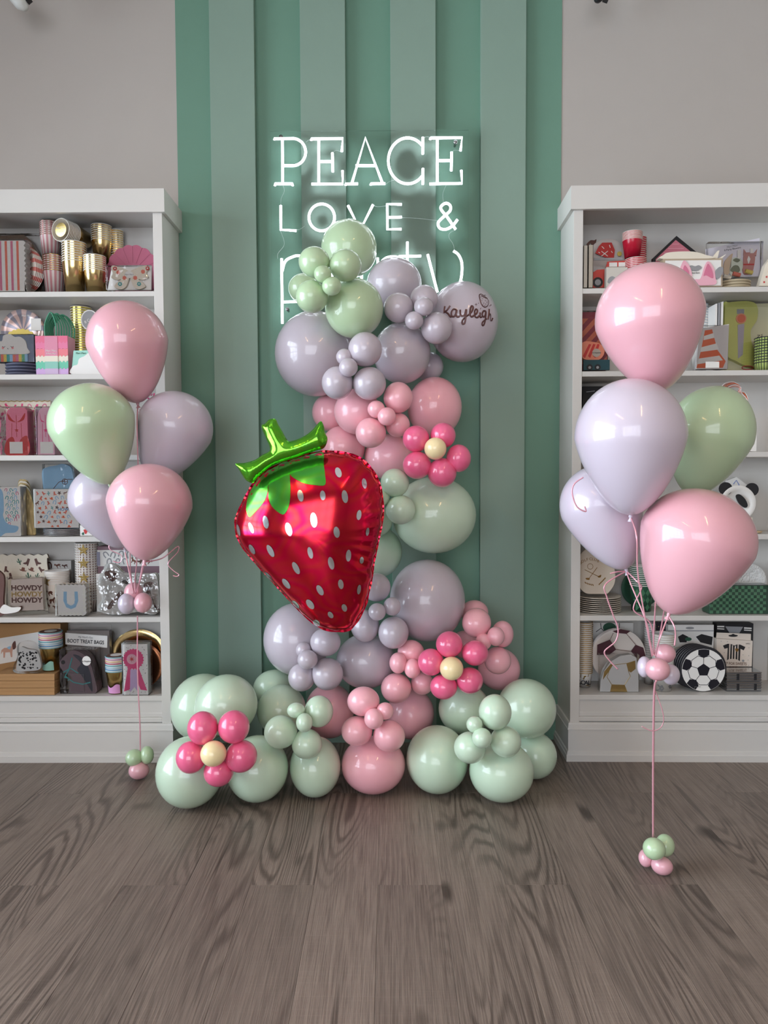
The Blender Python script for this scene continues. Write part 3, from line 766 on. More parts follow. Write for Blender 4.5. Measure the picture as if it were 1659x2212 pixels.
MB().tube([q - cu.location for q in spline(PP([(1260, 1031), (1241, 1045), (1236, 1065), (1246, 1094), (1265, 1105), (1263, 1094)], YR - 0.02), 8)], 0.002, 6, flat=0.25).obj('ribbon', M_rib, cu, smooth=True)
mini('four mini balloons, two pink and two lilac, tied on the ribbon by the football shelves', [('K', 1436.6, 1411.5, 23.5, 21, 0.03), ('V', 1392, 1440.5, 16, 23, 0.01), ('V', 1449, 1457, 20, 22.7, 0.01), ('K', 1420.5, 1446, 27.7, 25, -0.03)], YR)
rw = mini('floor weight of two sage and two pink mini balloons with a long pink ribbon', [('K', 1430, 1870, 24, 21, 0), ('K', 1395, 1853.5, 16, 20, 0.035), ('g', 1413, 1833.6, 25, 25, -0.01), ('g', 1436.6, 1826, 21, 25, 0.03)], YR, 'balloon_weight', 'balloon weight')
MB().tube([q - rw.location for q in spline([P(1418, 1470, YR - 0.05), P(1413, 1500, YR - 0.04), P(1411, 1650, YR - 0.02), P(1411, 1808, YR)], 8)], 0.0032, 6, flat=0.5).obj('ribbon', M_rib, rw, smooth=True)
MB().tube([q - rw.location for q in spline(PP([(1414, 1488), (1432, 1540), (1430, 1568), (1410, 1579), (1386, 1569)], YR - 0.04), 8)], 0.0014, 6, flat=0.3).obj('ribbon_curl', M_rib, rw, smooth=True)

# ================================================================== neon sign
YN = YW - 0.075
M_neon = mat('white_neon_tube', (255, 255, 255), 0.4, emit=(238, 246, 255), es=5.5)
M_acr = clear_mat('clear_acrylic', (254, 255, 255), gloss=-0.034, rough=0.03)
M_chrome = mat('steel_standoff', (150, 150, 150), 0.25, metal=1.0)
M_wire = mat('clear_wire', (190, 205, 200), 0.3)
nc = P(797, 712, YN)
neon = empty('neon_sign', nc, 'white neon sign on clear acrylic reading PEACE LOVE & party', 'neon sign')
a0, a1 = P(583, 282, YN) - nc, P(1012, 712, YN) - nc
MB().box(a0.x, a1.x, 0.006, 0.011, a1.z, a0.z).obj('acrylic_panel', M_acr, neon)
def npt(x, y): return P(560 + x / 2.9625, 260 + y / 2.9625, YN) - nc
R_T = 0.0053
def arc(cx, cy, rx, ry, d0, d1, n=20): return [(cx + rx * math.cos(math.radians(d0 + (d1 - d0) * i / n)), cy + ry * math.sin(math.radians(d0 + (d1 - d0) * i / n))) for i in range(n + 1)]
def curve2(pts): return [(v.x, v.y) for v in spline([Vector((a, b_, 0)) for a, b_ in pts], 8)]
GLY = [
 ('letter_p', [[(148,118),(150,408)], [(97,124),(97,118),(150,117),(225,116)] + arc(215,203,82,87,-85,90) + [(150,290)], [(100,418),(101,406),(214,406),(214,418)]]),
 ('letter_e', [[(332,128),(333,119),(534,116),(528,200)], [(381,119),(381,406)], [(335,408),(534,407),(533,322)], [(381,264),(468,264)], [(468,208),(471,330)]]),
 ('letter_a', [[(592,405),(679,112),(790,405)], [(617,290),(744,290)], [(552,415),(553,407),(632,406)], [(713,414),(714,406),(806,405)]]),
 ('letter_c', [arc(950,259,124,147,-42,-318,36), [(1047,108),(1046,216)], [(1048,308),(1046,410)]]),
 ('letter_e', [[(1094,122),(1096,113),(1298,111),(1288,195)], [(1140,113),(1140,403)], [(1090,407),(1297,403),(1293,320)], [(1140,258),(1230,257)], [(1231,203),(1229,323)]]),
 ('letter_l', [[(138,545),(138,700),(237,706)]]),
 ('letter_o', [arc(400,621,82,86,0,360,40)]),
 ('letter_v', [[(568,545),(646,702),(728,540)]]),
 ('letter_e', [[(912,538),(819,536),(820,697),(910,696)], [(820,622),(912,619)]]),
 ('ampersand', [curve2([(1256,697),(1205,622),(1165,572),(1166,548),(1195,530),(1222,546),(1220,580),(1180,616),(1145,655),(1156,690),(1195,697),(1235,676),(1268,636)])]),
 ('letter_p', [[(143,885),(148,1300)], curve2([(147,965),(165,905),(205,877),(262,868),(320,920),(336,1015),(318,1110),(262,1160)]) + [(150,1162)]]),
 ('letter_a', [arc(560,1015,95,148,-20,340,36), [(655,880),(655,1160)]]),
 ('letter_r', [[(758,880),(760,1160)], curve2([(762,990),(775,920),(810,882),(860,872),(908,882)])]),
 ('letter_t', [curve2([(948,778),(948,900),(950,1080),(985,1155)]), [(893,871),(1036,868)]]),
 ('letter_y', [[(1078,858),(1140,1100)], curve2([(1243,836),(1276,862),(1297,920),(1290,1020),(1250,1130),(1200,1260),(1140,1330)])]),
]
for nm, strokes in GLY:
    mm = MB()
    for st in strokes: mm.tube([npt(*q) for q in st], R_T, 10)
    mm.obj(nm, M_neon, neon, smooth=True)
for px, py in ((607, 296), (984, 307), (621, 668), (985, 700)):
    c = P(px, py, YN) - nc
    MB().lathe([(0.0, -0.004), (0.008, -0.004), (0.008, 0.006), (0.005, 0.006), (0.005, 0.038)], 14, c=(c.x, 0.0, c.z), ax='Y', cap=False).obj('standoff', M_chrome, neon, smooth=True)
for pts in ([(300,138),(315,125),(332,122)], [(470,206),(490,192),(528,200)], [(1232,203),(1250,190),(1288,194)], [(808,410),(830,392),(866,380)], [(1055,110),(1075,102),(1094,112)], [(150,412),(160,450),(140,500),(138,545)],
            [(237,700),(262,695),(290,675)], [(730,542),(760,552),(820,545)], [(912,622),(1000,625),(1140,640)], [(1195,415),(1175,470),(1180,530)], [(1256,700),(1220,720),(1215,750),(1240,790),(1250,835)], [(135,705),(160,790),(120,850),(118,885)]):
    MB().tube([npt(x, y) + Vector((0, 0.002, 0)) for x, y in curve2(pts)], 0.0006, 5).obj('wire', M_wire, neon)
# ================================================================== shelf goods: helpers
def proj(p):
    v = RM.transposed() @ (Vector(p) - CAM); return (829.5 + F * v.x / -v.z, 1106 - F * v.y / -v.z)
class It:
    """a thing on a shelf: Empty at its base, parts given in photo pixels on its front plane y = Y"""
    def __init__(s, name, label, cat, cx, Y, z, rz=0.0, group=None, lean=0.0):
        X = P(cx, 1000, Y).x
        for _ in range(4):
            q = proj((X, Y, z)); X += (cx - q[0]) * Y / F
        s.X = X; s.cx, s.by = cx, proj((X, Y, z))[1]
        s.e = empty(name, (X, Y, z + 0.0008), label, cat, group, rot=(lean, 0, rz))
        s.s = -(RM.transposed() @ (Vector((X, Y, z)) - CAM)).z / F
    def L(s, p): return ((p[0] - s.cx) * s.s, (s.by - p[1]) * s.s)
    def pl(s, pts): return [(x, max(z, 0.0004)) for x, z in (s.L(p) for p in pts)]
    def poly(s, name, pts, m, y0=-0.0006, y1=0.0, par=None):
        return MB().prism(s.pl(pts), y0, y1).obj(name, m, par or s.e)
    def curvy(s, name, pts, m, y0=-0.0006, y1=0.0, n=5, par=None):
        sp = [(v.x, v.y) for v in spline([Vector((*p, 0)) for p in pts], n, True)]
        return s.poly(name, sp, m, y0, y1, par)
    def box(s, name, x0, x1, t, b, m, y0, y1, bev=0.0008, par=None):
        a, c = s.L((x0, b)), s.L((x1, t))
        return MB().box(a[0], c[0], y0, y1, max(a[1], 0.0003), c[1]).obj(name, m, par or s.e, bevel=bev)
    def ell(s, name, cx, cy, rx, ry, m, y0=-0.0006, y1=0.0, n=28, par=None):
        return s.poly(name, [(cx + rx * math.cos(2 * math.pi * i / n), cy + ry * math.sin(2 * math.pi * i / n)) for i in range(n)], m, y0, y1, par)
    def stroke(s, name, lines, w, m, y=-0.0008, par=None, flat=0.3):
        q = MB()
        for pts in lines:
            q.tube([(s.L(p)[0], y, s.L(p)[1]) for p in pts], w * s.s / 2, 6, flat=flat)
        o = q.obj(name, m, par or s.e)
        if len(lines) > 1: o['kind'] = 'stuff'
        return o
    def many(s, name, polys, m, y0=-0.0007, y1=0.0, par=None):
        q = MB()
        for p in polys: q.prism(s.pl(p), y0, y1)
        o = q.obj(name, m, par or s.e); o['kind'] = 'stuff'; return o
    def text(s, name, body, cx, cy, size, m, y=-0.0008, rot=0.0, xs=1.0, par=None, bold=0.0, space=1.0):
        c = bpy.data.curves.new(name, 'FONT'); c.body = body; c.size = size * s.s * 1.38; c.align_x = 'CENTER'; c.align_y = 'CENTER'
        c.extrude = 0.0002; c.offset = bold * size * s.s; c.resolution_u = 3; c.space_character = space
        o = bpy.data.objects.new(name, c); COL.objects.link(o); o.parent = par or s.e
        a = s.L((cx, cy)); o.location = (a[0], y, a[1]); o.rotation_euler = (math.pi / 2, -rot, 0); o.scale = (xs, 1, 1)
        c.materials.append(m); return o
    def plates(s, cx, cy, r, mats, n=3, dy=0.004, y0=0.0, lean=0.0, ry=None, prof=None, name='plate', shift=0.0, nseg=40):
        """upright round plates facing the room, one behind the other"""
        R = r * s.s; a = s.L((cx, cy)); first = None
        if a[1] - R < 0.012: a = (a[0], R + 0.0005)
        for i in range(n):
            if first is None:
                m = MB()
                m.lathe([(0.0, 0.010), (R * 0.66, 0.010), (R * 0.74, 0.003), (R * 0.97, 0.0), (R, 0.0015)], nseg, ax='Y', cap=False)
                m.mi = 1 if isinstance(mats, list) and len(mats) > 1 else 0
                m.lathe([(R, 0.0015), (R * 0.98, 0.0035), (R * 0.75, 0.006), (R * 0.67, 0.013), (0.0, 0.013)], nseg, ax='Y', cap=False)
                o = m.obj(name, mats, s.e, smooth=True); first = o
            else:
                o = first.copy(); COL.objects.link(o); o.parent = s.e
            o.location = (a[0] + shift * i, y0 + dy * i, a[1]); o.rotation_euler = (lean, 0, 0)
            if ry: o.scale = (1, 1, ry / r)
        return first
    def flat_plates(s, x0, x1, top, n, m, y0, depth=None, name='plate'):
        """plates lying in a pile; bottom at the shelf"""
        R = (x1 - x0) / 2 * s.s; a = s.L(((x0 + x1) / 2, top)); H = a[1]; t = H / n; first = None
        for i in range(n):
            if first is None:
                q = MB().lathe([(R * 0.70, 0.0), (R * 0.98, t * 0.55), (R, t * 0.9), (R * 0.97, t * 0.95), (R * 0.72, t * 0.25), (0.0, t * 0.2)], 40, cap=False)
                o = first = q.obj(name, m, s.e, smooth=True)
            else: o = first.copy(); COL.objects.link(o); o.parent = s.e
            o.location = (a[0], y0 + R, i * t)
        return first
def cup_mesh(name, rt, rb, h, mats, rim=0.0016):
    m = MB(); m.mi = 0
    m.lathe([(0.0, 0.004), (rb * 0.93, 0.004), (rb, 0.0), (rb + (rt - rb) * 0.93, h * 0.93), (rt, h - rim * 1.2)], 28, cap=False)
    m.mi = 2 if len(mats) > 2 else 0
    m.lathe([(rb * 0.9, 0.006), (rt - 0.0012, h - rim)][::-1], 28, cap=False)
    m.lathe([(rb * 0.9, 0.006), (0, 0.006)], 28, cap=False)
    m.mi = 1
    m.lathe([(rt - 0.0015, h - 2 * rim), (rt + rim * 0.7, h - 2.2 * rim), (rt + rim, h - rim), (rt + rim * 0.4, h), (rt - rim * 0.6, h - rim * 0.4), (rt - 0.0015, h - 2 * rim)], 28, cap=False)
    o = m.obj(name, mats, smooth=True); d = o.data; bpy.data.objects.remove(o); return d
def cup_stack(label, x0, x1, top, Y, z, n, mats, rimfrac=0.4, taper=0.74, bot=None, group=None, rz=0.0, lowbody=None, rim=0.0016):
    it = It('cup_stack', label, 'cups', (x0 + x1) / 2, Y, z, rz, group)
    H = it.L((0, top))[1] if bot is None else it.L((0, top))[1]
    rt = (x1 - x0) / 2 * it.s; dz = H * rimfrac / max(1, n); h = H - dz * (n - 1)
    d = cup_mesh('cup', rt, rt * taper, h, mats, rim)
    for i in range(n):
        o = bpy.data.objects.new('cup', d); COL.objects.link(o); o.parent = it.e; o.location = (0, rt, i * dz); o.rotation_euler = (0, 0, 0.4 * i if n < 0 else 0)
    it.rt, it.h, it.H, it.dz = rt, h, H, dz
    it.rb = rt * taper
    return it
def on_cup(it, px, py, lift=0.0006):
    """point on the front of the lowest cup's wall, in the cup stack's coordinates"""
    x, z = it.L((px, py)); r = it.rb + (it.rt - it.rb) * max(0, min(1, z / it.h)) + lift
    x = max(-r * 0.98, min(r * 0.98, x)); return (x, it.rt - math.sqrt(r * r - x * x), z)
def cup_band(it, name, x0, x1, top, bot, m, n=12):
    # a printed block wrapped round the front of the lowest cup; top(x) gives its upper edge
    q = MB(); vs = []
    for i in range(n + 1):
        x = x0 + (x1 - x0) * i / n
        for j in range(4): vs.append(on_cup(it, x, bot + (top(x) - bot) * j / 3, 0.0009))
    q.add(vs, [(i * 4 + j, (i + 1) * 4 + j, (i + 1) * 4 + j + 1, i * 4 + j + 1) for i in range(n) for j in range(3)])
    return q.obj(name, m, it.e)
def cup_print(it, name, polys, m):
    q = MB()
    for poly in polys:
        n = len(poly); cx = sum(p[0] for p in poly) / n; cy = sum(p[1] for p in poly) / n
        vs = [on_cup(it, cx, cy)] + [on_cup(it, *p) for p in poly]
        q.add(vs, [(0, 1 + (i + 1) % n, 1 + i) for i in range(n)] + [(0, 1 + i, 1 + (i + 1) % n) for i in range(n)])
    o = q.obj(name, m, it.e)
    if len(polys) > 1: o['kind'] = 'stuff'
    return o
def circ(cx, cy, r, n=14, ry=None): return [(cx + r * math.cos(2 * math.pi * i / n), cy + (ry or r) * math.sin(2 * math.pi * i / n)) for i in range(n)]
def starp(cx, cy, r, n=5, q=0.42, a0=-90): return [(cx + (r if i % 2 == 0 else r * q) * math.cos(math.radians(a0 + 180 * i / n)), cy + (r if i % 2 == 0 else r * q) * math.sin(math.radians(a0 + 180 * i / n))) for i in range(2 * n)]
def xf(pts, cx, cy, sc_, a=0.0, flip=1): 
    c, s_ = math.cos(math.radians(a)), math.sin(math.radians(a)); return [(cx + sc_ * (flip * x * c - y * s_), cy + sc_ * (flip * x * s_ + y * c)) for x, y in pts]
BOOT = [(-0.35,-1),(0.3,-1),(0.32,-0.1),(0.5,0.25),(0.95,0.5),(1.0,0.85),(0.35,0.8),(-0.05,0.6),(-0.1,0.95),(-0.45,0.95),(-0.42,0.2)]
HORSE = [(-1.0,-0.35),(-0.75,-0.75),(-0.5,-0.8),(-0.35,-0.45),(0.1,-0.3),(0.55,-0.35),(0.95,-0.1),(1.05,0.4),(0.85,0.15),(0.75,0.1),(0.8,0.9),(0.62,0.9),(0.5,0.25),(-0.1,0.25),(-0.15,0.9),(-0.33,0.9),(-0.4,0.2),(-0.55,-0.2),(-0.75,-0.25)]
CACTUS = [(-0.15,1),(-0.15,0.35),(-0.5,0.3),(-0.65,0.1),(-0.65,-0.3),(-0.48,-0.3),(-0.45,0.05),(-0.15,0.1),(-0.18,-0.85),(0,-1),(0.18,-0.85),(0.15,0.0),(0.42,-0.05),(0.45,-0.5),(0.62,-0.5),(0.6,0.05),(0.5,0.2),(0.15,0.25),(0.15,1)]
HAT = [(-1,0.1),(-0.7,0.3),(-0.45,0.2),(-0.4,-0.35),(-0.15,-0.5),(0.05,-0.4),(0.3,-0.5),(0.42,-0.3),(0.45,0.2),(0.75,0.25),(1,0.05),(0.8,0.5),(0,0.62),(-0.8,0.5)]
SHOE = [(-0.75,0.9),(-0.8,-0.1),(-0.5,-0.8),(0,-1),(0.5,-0.8),(0.8,-0.1),(0.75,0.9),(0.42,0.9),(0.45,-0.05),(0.28,-0.5),(0,-0.62),(-0.28,-0.5),(-0.45,-0.05),(-0.42,0.9)]
def scatter(it, x0, x1, y0, y1, spec, seed=1, size=5.0, step=12.0, yy=-0.0007, clip=None):
    """printed motifs over an area: spec = [(shape, material, name)]"""
    rg = random.Random(seed); bins = {}
    y = y0 + step / 2; row = 0
    while y < y1:
        x = x0 + step / 2 + (step / 2 if row % 2 else 0)
        while x < x1:
            k = rg.randrange(len(spec)); sh = spec[k][0]
            p = xf(sh, x + rg.uniform(-1.2, 1.2), y + rg.uniform(-1.2, 1.2), size * rg.uniform(0.8, 1.1), rg.uniform(-35, 35), rg.choice((-1, 1)))
            if all(x0 <= a <= x1 and y0 <= b <= y1 for a, b in p) and (clip is None or all(clip(a, b) for a, b in p)): bins.setdefault(k, []).append(p)
            x += step
        y += step * 0.85; row += 1
    for k, pl in bins.items(): it.many(spec[k][2], pl, spec[k][1], yy, 0.0)
FILM = clear_mat('clear_wrapper_film', gloss=0.02, rough=0.05, bump=0.45, bscale=16.0)
ACET = clear_mat('clear_acetate_box', gloss=0.01, rough=0.02)
def wrap(it, x0, x1, t, b, y0, y1, m=None, nm='wrapper'): return it.box(nm, x0 - 1.0, x1 + 1.0, t - 1.0, b, m or FILM, y0 - 0.002, y1 + 0.002, 0.002)
def radial_mat(name, c1, c2, n, duty=0.5, axis='Z', rough=0.45, metal=0.0):
    """print of n stripes round the local axis (cups: Z, upright plates: Y)"""
    m = mat(name, c1, rough, metal); nt = m.node_tree; b = nt.nodes['Principled BSDF']
    tc = nt.nodes.new('ShaderNodeTexCoord'); mp = nt.nodes.new('ShaderNodeMapping')
    if axis == 'Y': mp.inputs['Rotation'].default_value = (math.radians(-90), 0, 0)
    g = nt.nodes.new('ShaderNodeTexGradient'); g.gradient_type = 'RADIAL'
    mu = nt.nodes.new('ShaderNodeMath'); mu.operation = 'MULTIPLY'; mu.inputs[1].default_value = n
    fr = nt.nodes.new('ShaderNodeMath'); fr.operation = 'FRACT'; gt = nt.nodes.new('ShaderNodeMath'); gt.operation = 'GREATER_THAN'; gt.inputs[1].default_value = duty
    mx = nt.nodes.new('ShaderNodeMix'); mx.data_type = 'RGBA'; mx.inputs[6].default_value = lin(c1); mx.inputs[7].default_value = lin(c2)
    for a, c in ((tc.outputs['Object'], mp.inputs[0]), (mp.outputs[0], g.inputs[0]), (g.outputs['Fac'], mu.inputs[0]), (mu.outputs[0], fr.inputs[0]), (fr.outputs[0], gt.inputs[0]), (gt.outputs[0], mx.inputs[0]), (mx.outputs[2], b.inputs['Base Color'])): nt.links.new(a, c)
    return m
def C(name, rgb, rough=0.55, metal=0.0): return mat(name, rgb, rough, metal)
paper = C('white_paper', (236, 233, 228)); cream = C('cream_card', (232, 222, 204)); gold = C('gold_foil_card', (236, 206, 146), 0.22, 1.0); dgold = C('antique_gold_foil', (206, 178, 112), 0.26, 1.0)
silver = C('silver_foil_card', (205, 208, 210), 0.16, 1.0); pinkp = C('rose_pink_card', (214, 120, 148)); hot = C('hot_pink_card', (228, 70, 128)); blush = C('blush_card', (236, 176, 190)); coral = C('coral_print', (226, 120, 100))
redp = C('barn_red_print', (196, 52, 50)); blk = C('black_print', (26, 26, 30)); brown = C('brown_print', (96, 60, 52)); mauve = C('mauve_card', (138, 108, 118)); kraft = C('kraft_card', (176, 134, 88), 0.8); kraftd = C('kraft_edge', (146, 106, 66), 0.8)
mint = C('mint_card', (160, 212, 196)); teal = C('teal_print', (70, 160, 160)); navy = C('slate_card', (86, 88, 108)); sky = C('sky_blue_print', (150, 192, 222)); lilac = C('lilac_card', (206, 176, 216)); yel = C('yellow_card', (226, 200, 100)); lime = C('lime_print', (202, 204, 104))
dgrn = C('bottle_green_print', (44, 92, 70)); mgrn = C('mid_green_print', (104, 168, 128)); grey_c = C('grey_card', (150, 150, 152)); horseb = C('horse_brown_print', (122, 74, 58)); orange = C('orange_print', (226, 104, 60)); maroon = C('maroon_print', (70, 28, 40)); black_ink = blk
# ================================================================== goods on the western bookcase
z0, z1, z2, z3, z4, z5 = SH
GC = 'cup stacks on the top shelf'
# --- opening 1
pinkstr = radial_mat('pink_striped_cup', (238, 226, 222), (214, 150, 156), 14)
goldrim = [gold, C('white_cup_rim', (240, 236, 226)), cream]
cup_stack('pink and white striped paper cups, standing directly on the top shelf', 86, 130, 549, 2.995, z0, 8, [pinkstr, gold, paper], 0.40)
top1 = z0 + 0.163
cup_stack('pink and white striped paper cups balanced on top of another stack', 79, 121, 476, 2.995, top1 + 0.004, 8, [pinkstr, C('rose_gold_rim', (216, 176, 160), 0.25, 0.8), paper], 0.42)
cup_stack('shiny gold paper cups in a tall stack, carrying a stack lying on its side', 127, 177, 520, 2.94, z0, 9, goldrim, 0.40, group=GC)
cup_stack('shiny gold paper cups, the shortest stack on the shelf', 174, 220, 549, 2.93, z0, 8, goldrim, 0.42, group=GC)
s1 = cup_stack('shiny gold paper cups behind the short gold stack, lower of two', 194, 235, 572, 3.02, z0, 8, goldrim, 0.5, group=GC)
cup_stack('shiny gold paper cups on top of another gold stack, beside the lying one', 191, 234, 483, 3.02, s1.e.location.z + s1.H + 0.002, 8, goldrim, 0.42, group=GC)
cup_stack('shiny gold paper cups at the back, half behind the double stack', 238, 264, 497, 3.064, z0, 16, goldrim, 0.5, group=GC)
it = It('cup_stack', 'gold paper cups lying on their side, open end with a round gold sticker', 'cups', 131, 2.95, z0 + (630 - 520) * 2.94 / F + 0.003, 0, GC)
ch = 24 * it.s; d_ = cup_mesh('cup', ch, ch * 0.74, 0.085, goldrim)
ax = Vector((0.34, 0.94, 0.0)).normalized()
for i in range(9):
    o = bpy.data.objects.new('cup', d_); COL.objects.link(o); o.parent = it.e
    o.rotation_euler = (-ax).to_track_quat('Z', 'Y').to_euler(); o.location = Vector((0, 0.0, ch + 0.003)) + ax * (0.085 + 0.0075 * (8 - i))
# sticker inside the open end
stq = (-ax).to_track_quat('Y', 'Z').to_euler()
so = MB().lathe([(0, 0), (ch * 0.62, 0.0), (ch * 0.62, 0.001), (0, 0.001)], 28, ax='Y', cap=False).obj('sticker', dgold, it.e)
so.rotation_euler = ax.to_track_quat('Y', 'Z').to_euler(); so.location = Vector((0, 0, ch + 0.003)) + ax * 0.002
for tx, dz_, sz in (('Meri Meri', 0.007, 0.011), ('8 Cups', -0.007, 0.009)):
    c = bpy.data.curves.new('sticker_text', 'FONT'); c.body = tx; c.size = sz; c.align_x = 'CENTER'; c.align_y = 'CENTER'; c.materials.append(paper)
    o = bpy.data.objects.new('sticker_text', c); COL.objects.link(o); o.parent = it.e
    o.rotation_euler = (math.pi / 2, 0, math.atan2(-ax.x, ax.y)); o.location = Vector((0, 0, ch + 0.003 + dz_)) + ax * 0.0008
# striped napkins, striped plate, dark packs
it = It('plate_stack', 'round party plates with pink and white rays behind the striped napkins', 'plates', 30, 2.99, z0)
rayp = radial_mat('pink_ray_plate', (240, 232, 224), (226, 132, 124), 18, 0.55, 'Y')
it.plates(22, 578, 58, [rayp], 6, 0.009, 0.0, shift=0.0022)
it = It('napkin_pack', 'scalloped pink and white striped napkins in clear film', 'napkins', 20, 2.935, z0)
x0_, x1_ = -18, 54; sc_pts = []
for i in range(11): sc_pts += [(x1_ + 3 * math.sin(i * 3.14), 522 + i * 10.8), (x1_ + 4, 522 + i * 10.8 + 5)]
sc_pts = [(x0_, 522)] + sc_pts + [(x1_, 629.5), (x0_, 629.5)]
it.poly('napkin_stack', sc_pts, paper, 0.0, 0.045)
for k in range(5): it.box('stripe', -12 + k * 12.5, -7 + k * 12.5, 523, 628, pinkp if k % 2 else coral, -0.0008, 0.0)
wrap(it, x0_, x1_ + 5, 520, 630, 0.0, 0.045)
it = It('plate_pack', 'dark holographic plate pack standing behind the pink ray plates', 'plates', 40, 3.07, z0)
it.poly('pack', [(-10, 640), (-10, 512), (55, 510), (70, 522), (90, 560), (88, 640)], C('bronze_card', (120, 100, 84), 0.3, 0.5), 0.0, 0.03); wrap(it, -10, 90, 508, 638, 0.0, 0.03)
it = It('plate_stack', 'scalloped rose pink shell plate behind the butterfly napkins', 'plates', 285, 3.02, z0)
def shell(cx, cy, r, n=16, q=0.95): 
    return [(cx + r * (q + (1 - q) * abs(math.sin(n * t / 2))) * math.cos(t), cy + r * (q + (1 - q) * abs(math.sin(n * t / 2))) * math.sin(t)) for t in [2 * math.pi * i / 144 for i in range(144)]]
for k in range(3): it.poly('plate', shell(287, 588, 58 - k * 0.5), C('dusty_rose_plate', (178, 92, 118), 0.4), 0.004 + k * 0.006, 0.009 + k * 0.006)
it.stroke('rib', [[(287 + 20 * math.cos(t), 588 + 20 * math.sin(t)), (287 + 54 * math.cos(t), 588 + 54 * math.sin(t))] for t in [2 * math.pi * i / 16 for i in range(16)]], 1.2, C('dusty_rose_plate', (178, 92, 118), 0.4), 0.003)
it = It('napkin_pack', 'flower-patterned butterfly napkins on a white card in clear film', 'napkins', 281, 2.93, z0)
it.poly('card', [(232, 628), (240, 590), (243, 577), (329, 576), (327, 628)], paper, 0.0, 0.003)
W = [(283,592),(270,583),(255,578),(246,577),(243,583),(247,593),(243,602),(255,607),(264,606),(253,615),(250,622),(262,627),(272,624),(278,615)]
WR_ = [(566 - x, y) for x, y in W]
it.curvy('butterfly_wing', W, cream, -0.012, -0.001); it.curvy('butterfly_wing', WR_, cream, -0.012, -0.001)
for x, y, m_ in ((252,583,redp),(259,591,coral),(272,603,coral),(262,616,teal),(322,583,redp),(312,590,coral),(295,603,coral),(303,616,teal)): it.poly('flower_print', starp(x, y, 5.2, 7, 0.7), m_, -0.0128, -0.012)
for x, y in ((252,583),(262,616),(322,583),(303,616)): it.ell('flower_print', x, y, 1.6, 1.6, paper, -0.0134, -0.0126, 10)
it.ell('label', 282, 596, 9.5, 7.5, paper, -0.0128, -0.012); it.text('label_text', 'Meri Meri', 282, 596, 3.4, grey_c, -0.0132)
wrap(it, 233, 329, 577, 628, -0.012, 0.003)
# --- opening 2
it = It('plate_stack', 'round plate with grey, teal and rose rays and a clear label, behind the cloud napkins', 'plates', 51, 3.02, z1)
ray2 = radial_mat('pastel_ray_plate', (150, 146, 158), (222, 190, 182), 12, 0.5, 'Y', 0.25, 0.3)
it.plates(50, 716, 46, [ray2], 4, 0.006); it.box('label', 70, 92, 690, 716, paper, -0.001, 0.0); it.text('label_text', 'Meri Meri', 62, 684, 4, paper, -0.001)
it = It('plate', 'scalloped yellow sun plate edge behind the cloud napkins', 'plate', 48, 2.985, z1)
it.poly('disc', shell(47, 757, 46, 28, 0.94), yel, 0.0, 0.004)
it = It('plate_stack', 'pile of slate grey plates under the cloud napkins', 'plates', 38, 2.925, z1); it.flat_plates(-6, 79, 783, 4, navy, 0.0)
tp = z1 + (809.6 - 783) * 2.93 / F
it = It('napkin_pack', 'smiling white cloud napkins with rainbow stripes in clear film', 'napkins', 36, 2.94, tp + 0.001)
it.box('card', -6, 74, 724, 783, C('blue_grey_card', (118, 128, 148)), 0.002, 0.03)
it.curvy('cloud', [(-8,764),(-6,738),(6,738),(10,726),(24,723),(34,729),(46,729),(57,738),(60,752),(61,765)], paper, -0.003, 0.002)
for k, m_ in enumerate([teal, coral, yel, teal, sky, coral, pinkp, yel, mgrn, sky]): it.box('rainbow_stripe', -4 + k * 6.5, 2.5 + k * 6.5, 766, 782, m_, -0.003, 0.002, 0)
it.stroke('face', [[(7,749),(10,751.5),(13,749)], [(25,749),(28,751.5),(31,749)], [(18,753),(19.5,755)]], 1.2, blk, -0.0035)
for x in (8, 29): it.ell('cheek', x, 752.5, 2.6, 2.6, C('cheek_pink', (240, 150, 150)), -0.0036, -0.003, 12)
wrap(it, -7, 74, 724, 783, -0.003, 0.03)
it = It('party_bag', 'paper party bags with pastel fringe bands and green cord handles', 'bag', 113, 2.93, z1)
it.poly('bag', [(79, 727), (148, 727), (147, 810), (79, 810)], blush, 0.0, 0.07)
for k, (t, b, m_) in enumerate(((727, 741, C('fringe_pink', (226, 110, 140))), (739, 755, C('fringe_rose', (228, 124, 160))), (754, 770, C('fringe_coral', (234, 128, 136))), (769, 782, cream), (781, 797, C('fringe_mint', (110, 196, 166))), (796, 810, C('fringe_lilac', (208, 170, 218))))):
    q = [(78.5, t), (148.5, t)]
    for i in range(18): q += [(148.5 - i * 3.9, b + (1.2 if i % 2 else -1.5)), (148.5 - (i + 1) * 3.9 + 0.6, b + (1.2 if i % 2 else -1.5))]
    it.poly('fringe_band', q, m_, -0.001 - 0.0004 * (6 - k), 0.0)
for t, b, m_ in ((728, 770, C('band_rose', (218, 140, 164))), (770, 782, cream), (782, 797, C('band_mint', (140, 196, 180))), (797, 809, C('band_lilac', (206, 180, 212)))): it.box('belly_band', 99, 127, t, b, m_, -0.0045, -0.0034, 0)
it.text('band_text', 'Meri Meri', 113, 759, 4.2, paper, -0.005); it.text('band_text', '8 Party Bags', 113, 765, 3.0, paper, -0.005)
M_cord = C('green_cord', (60, 140, 108), 0.4)
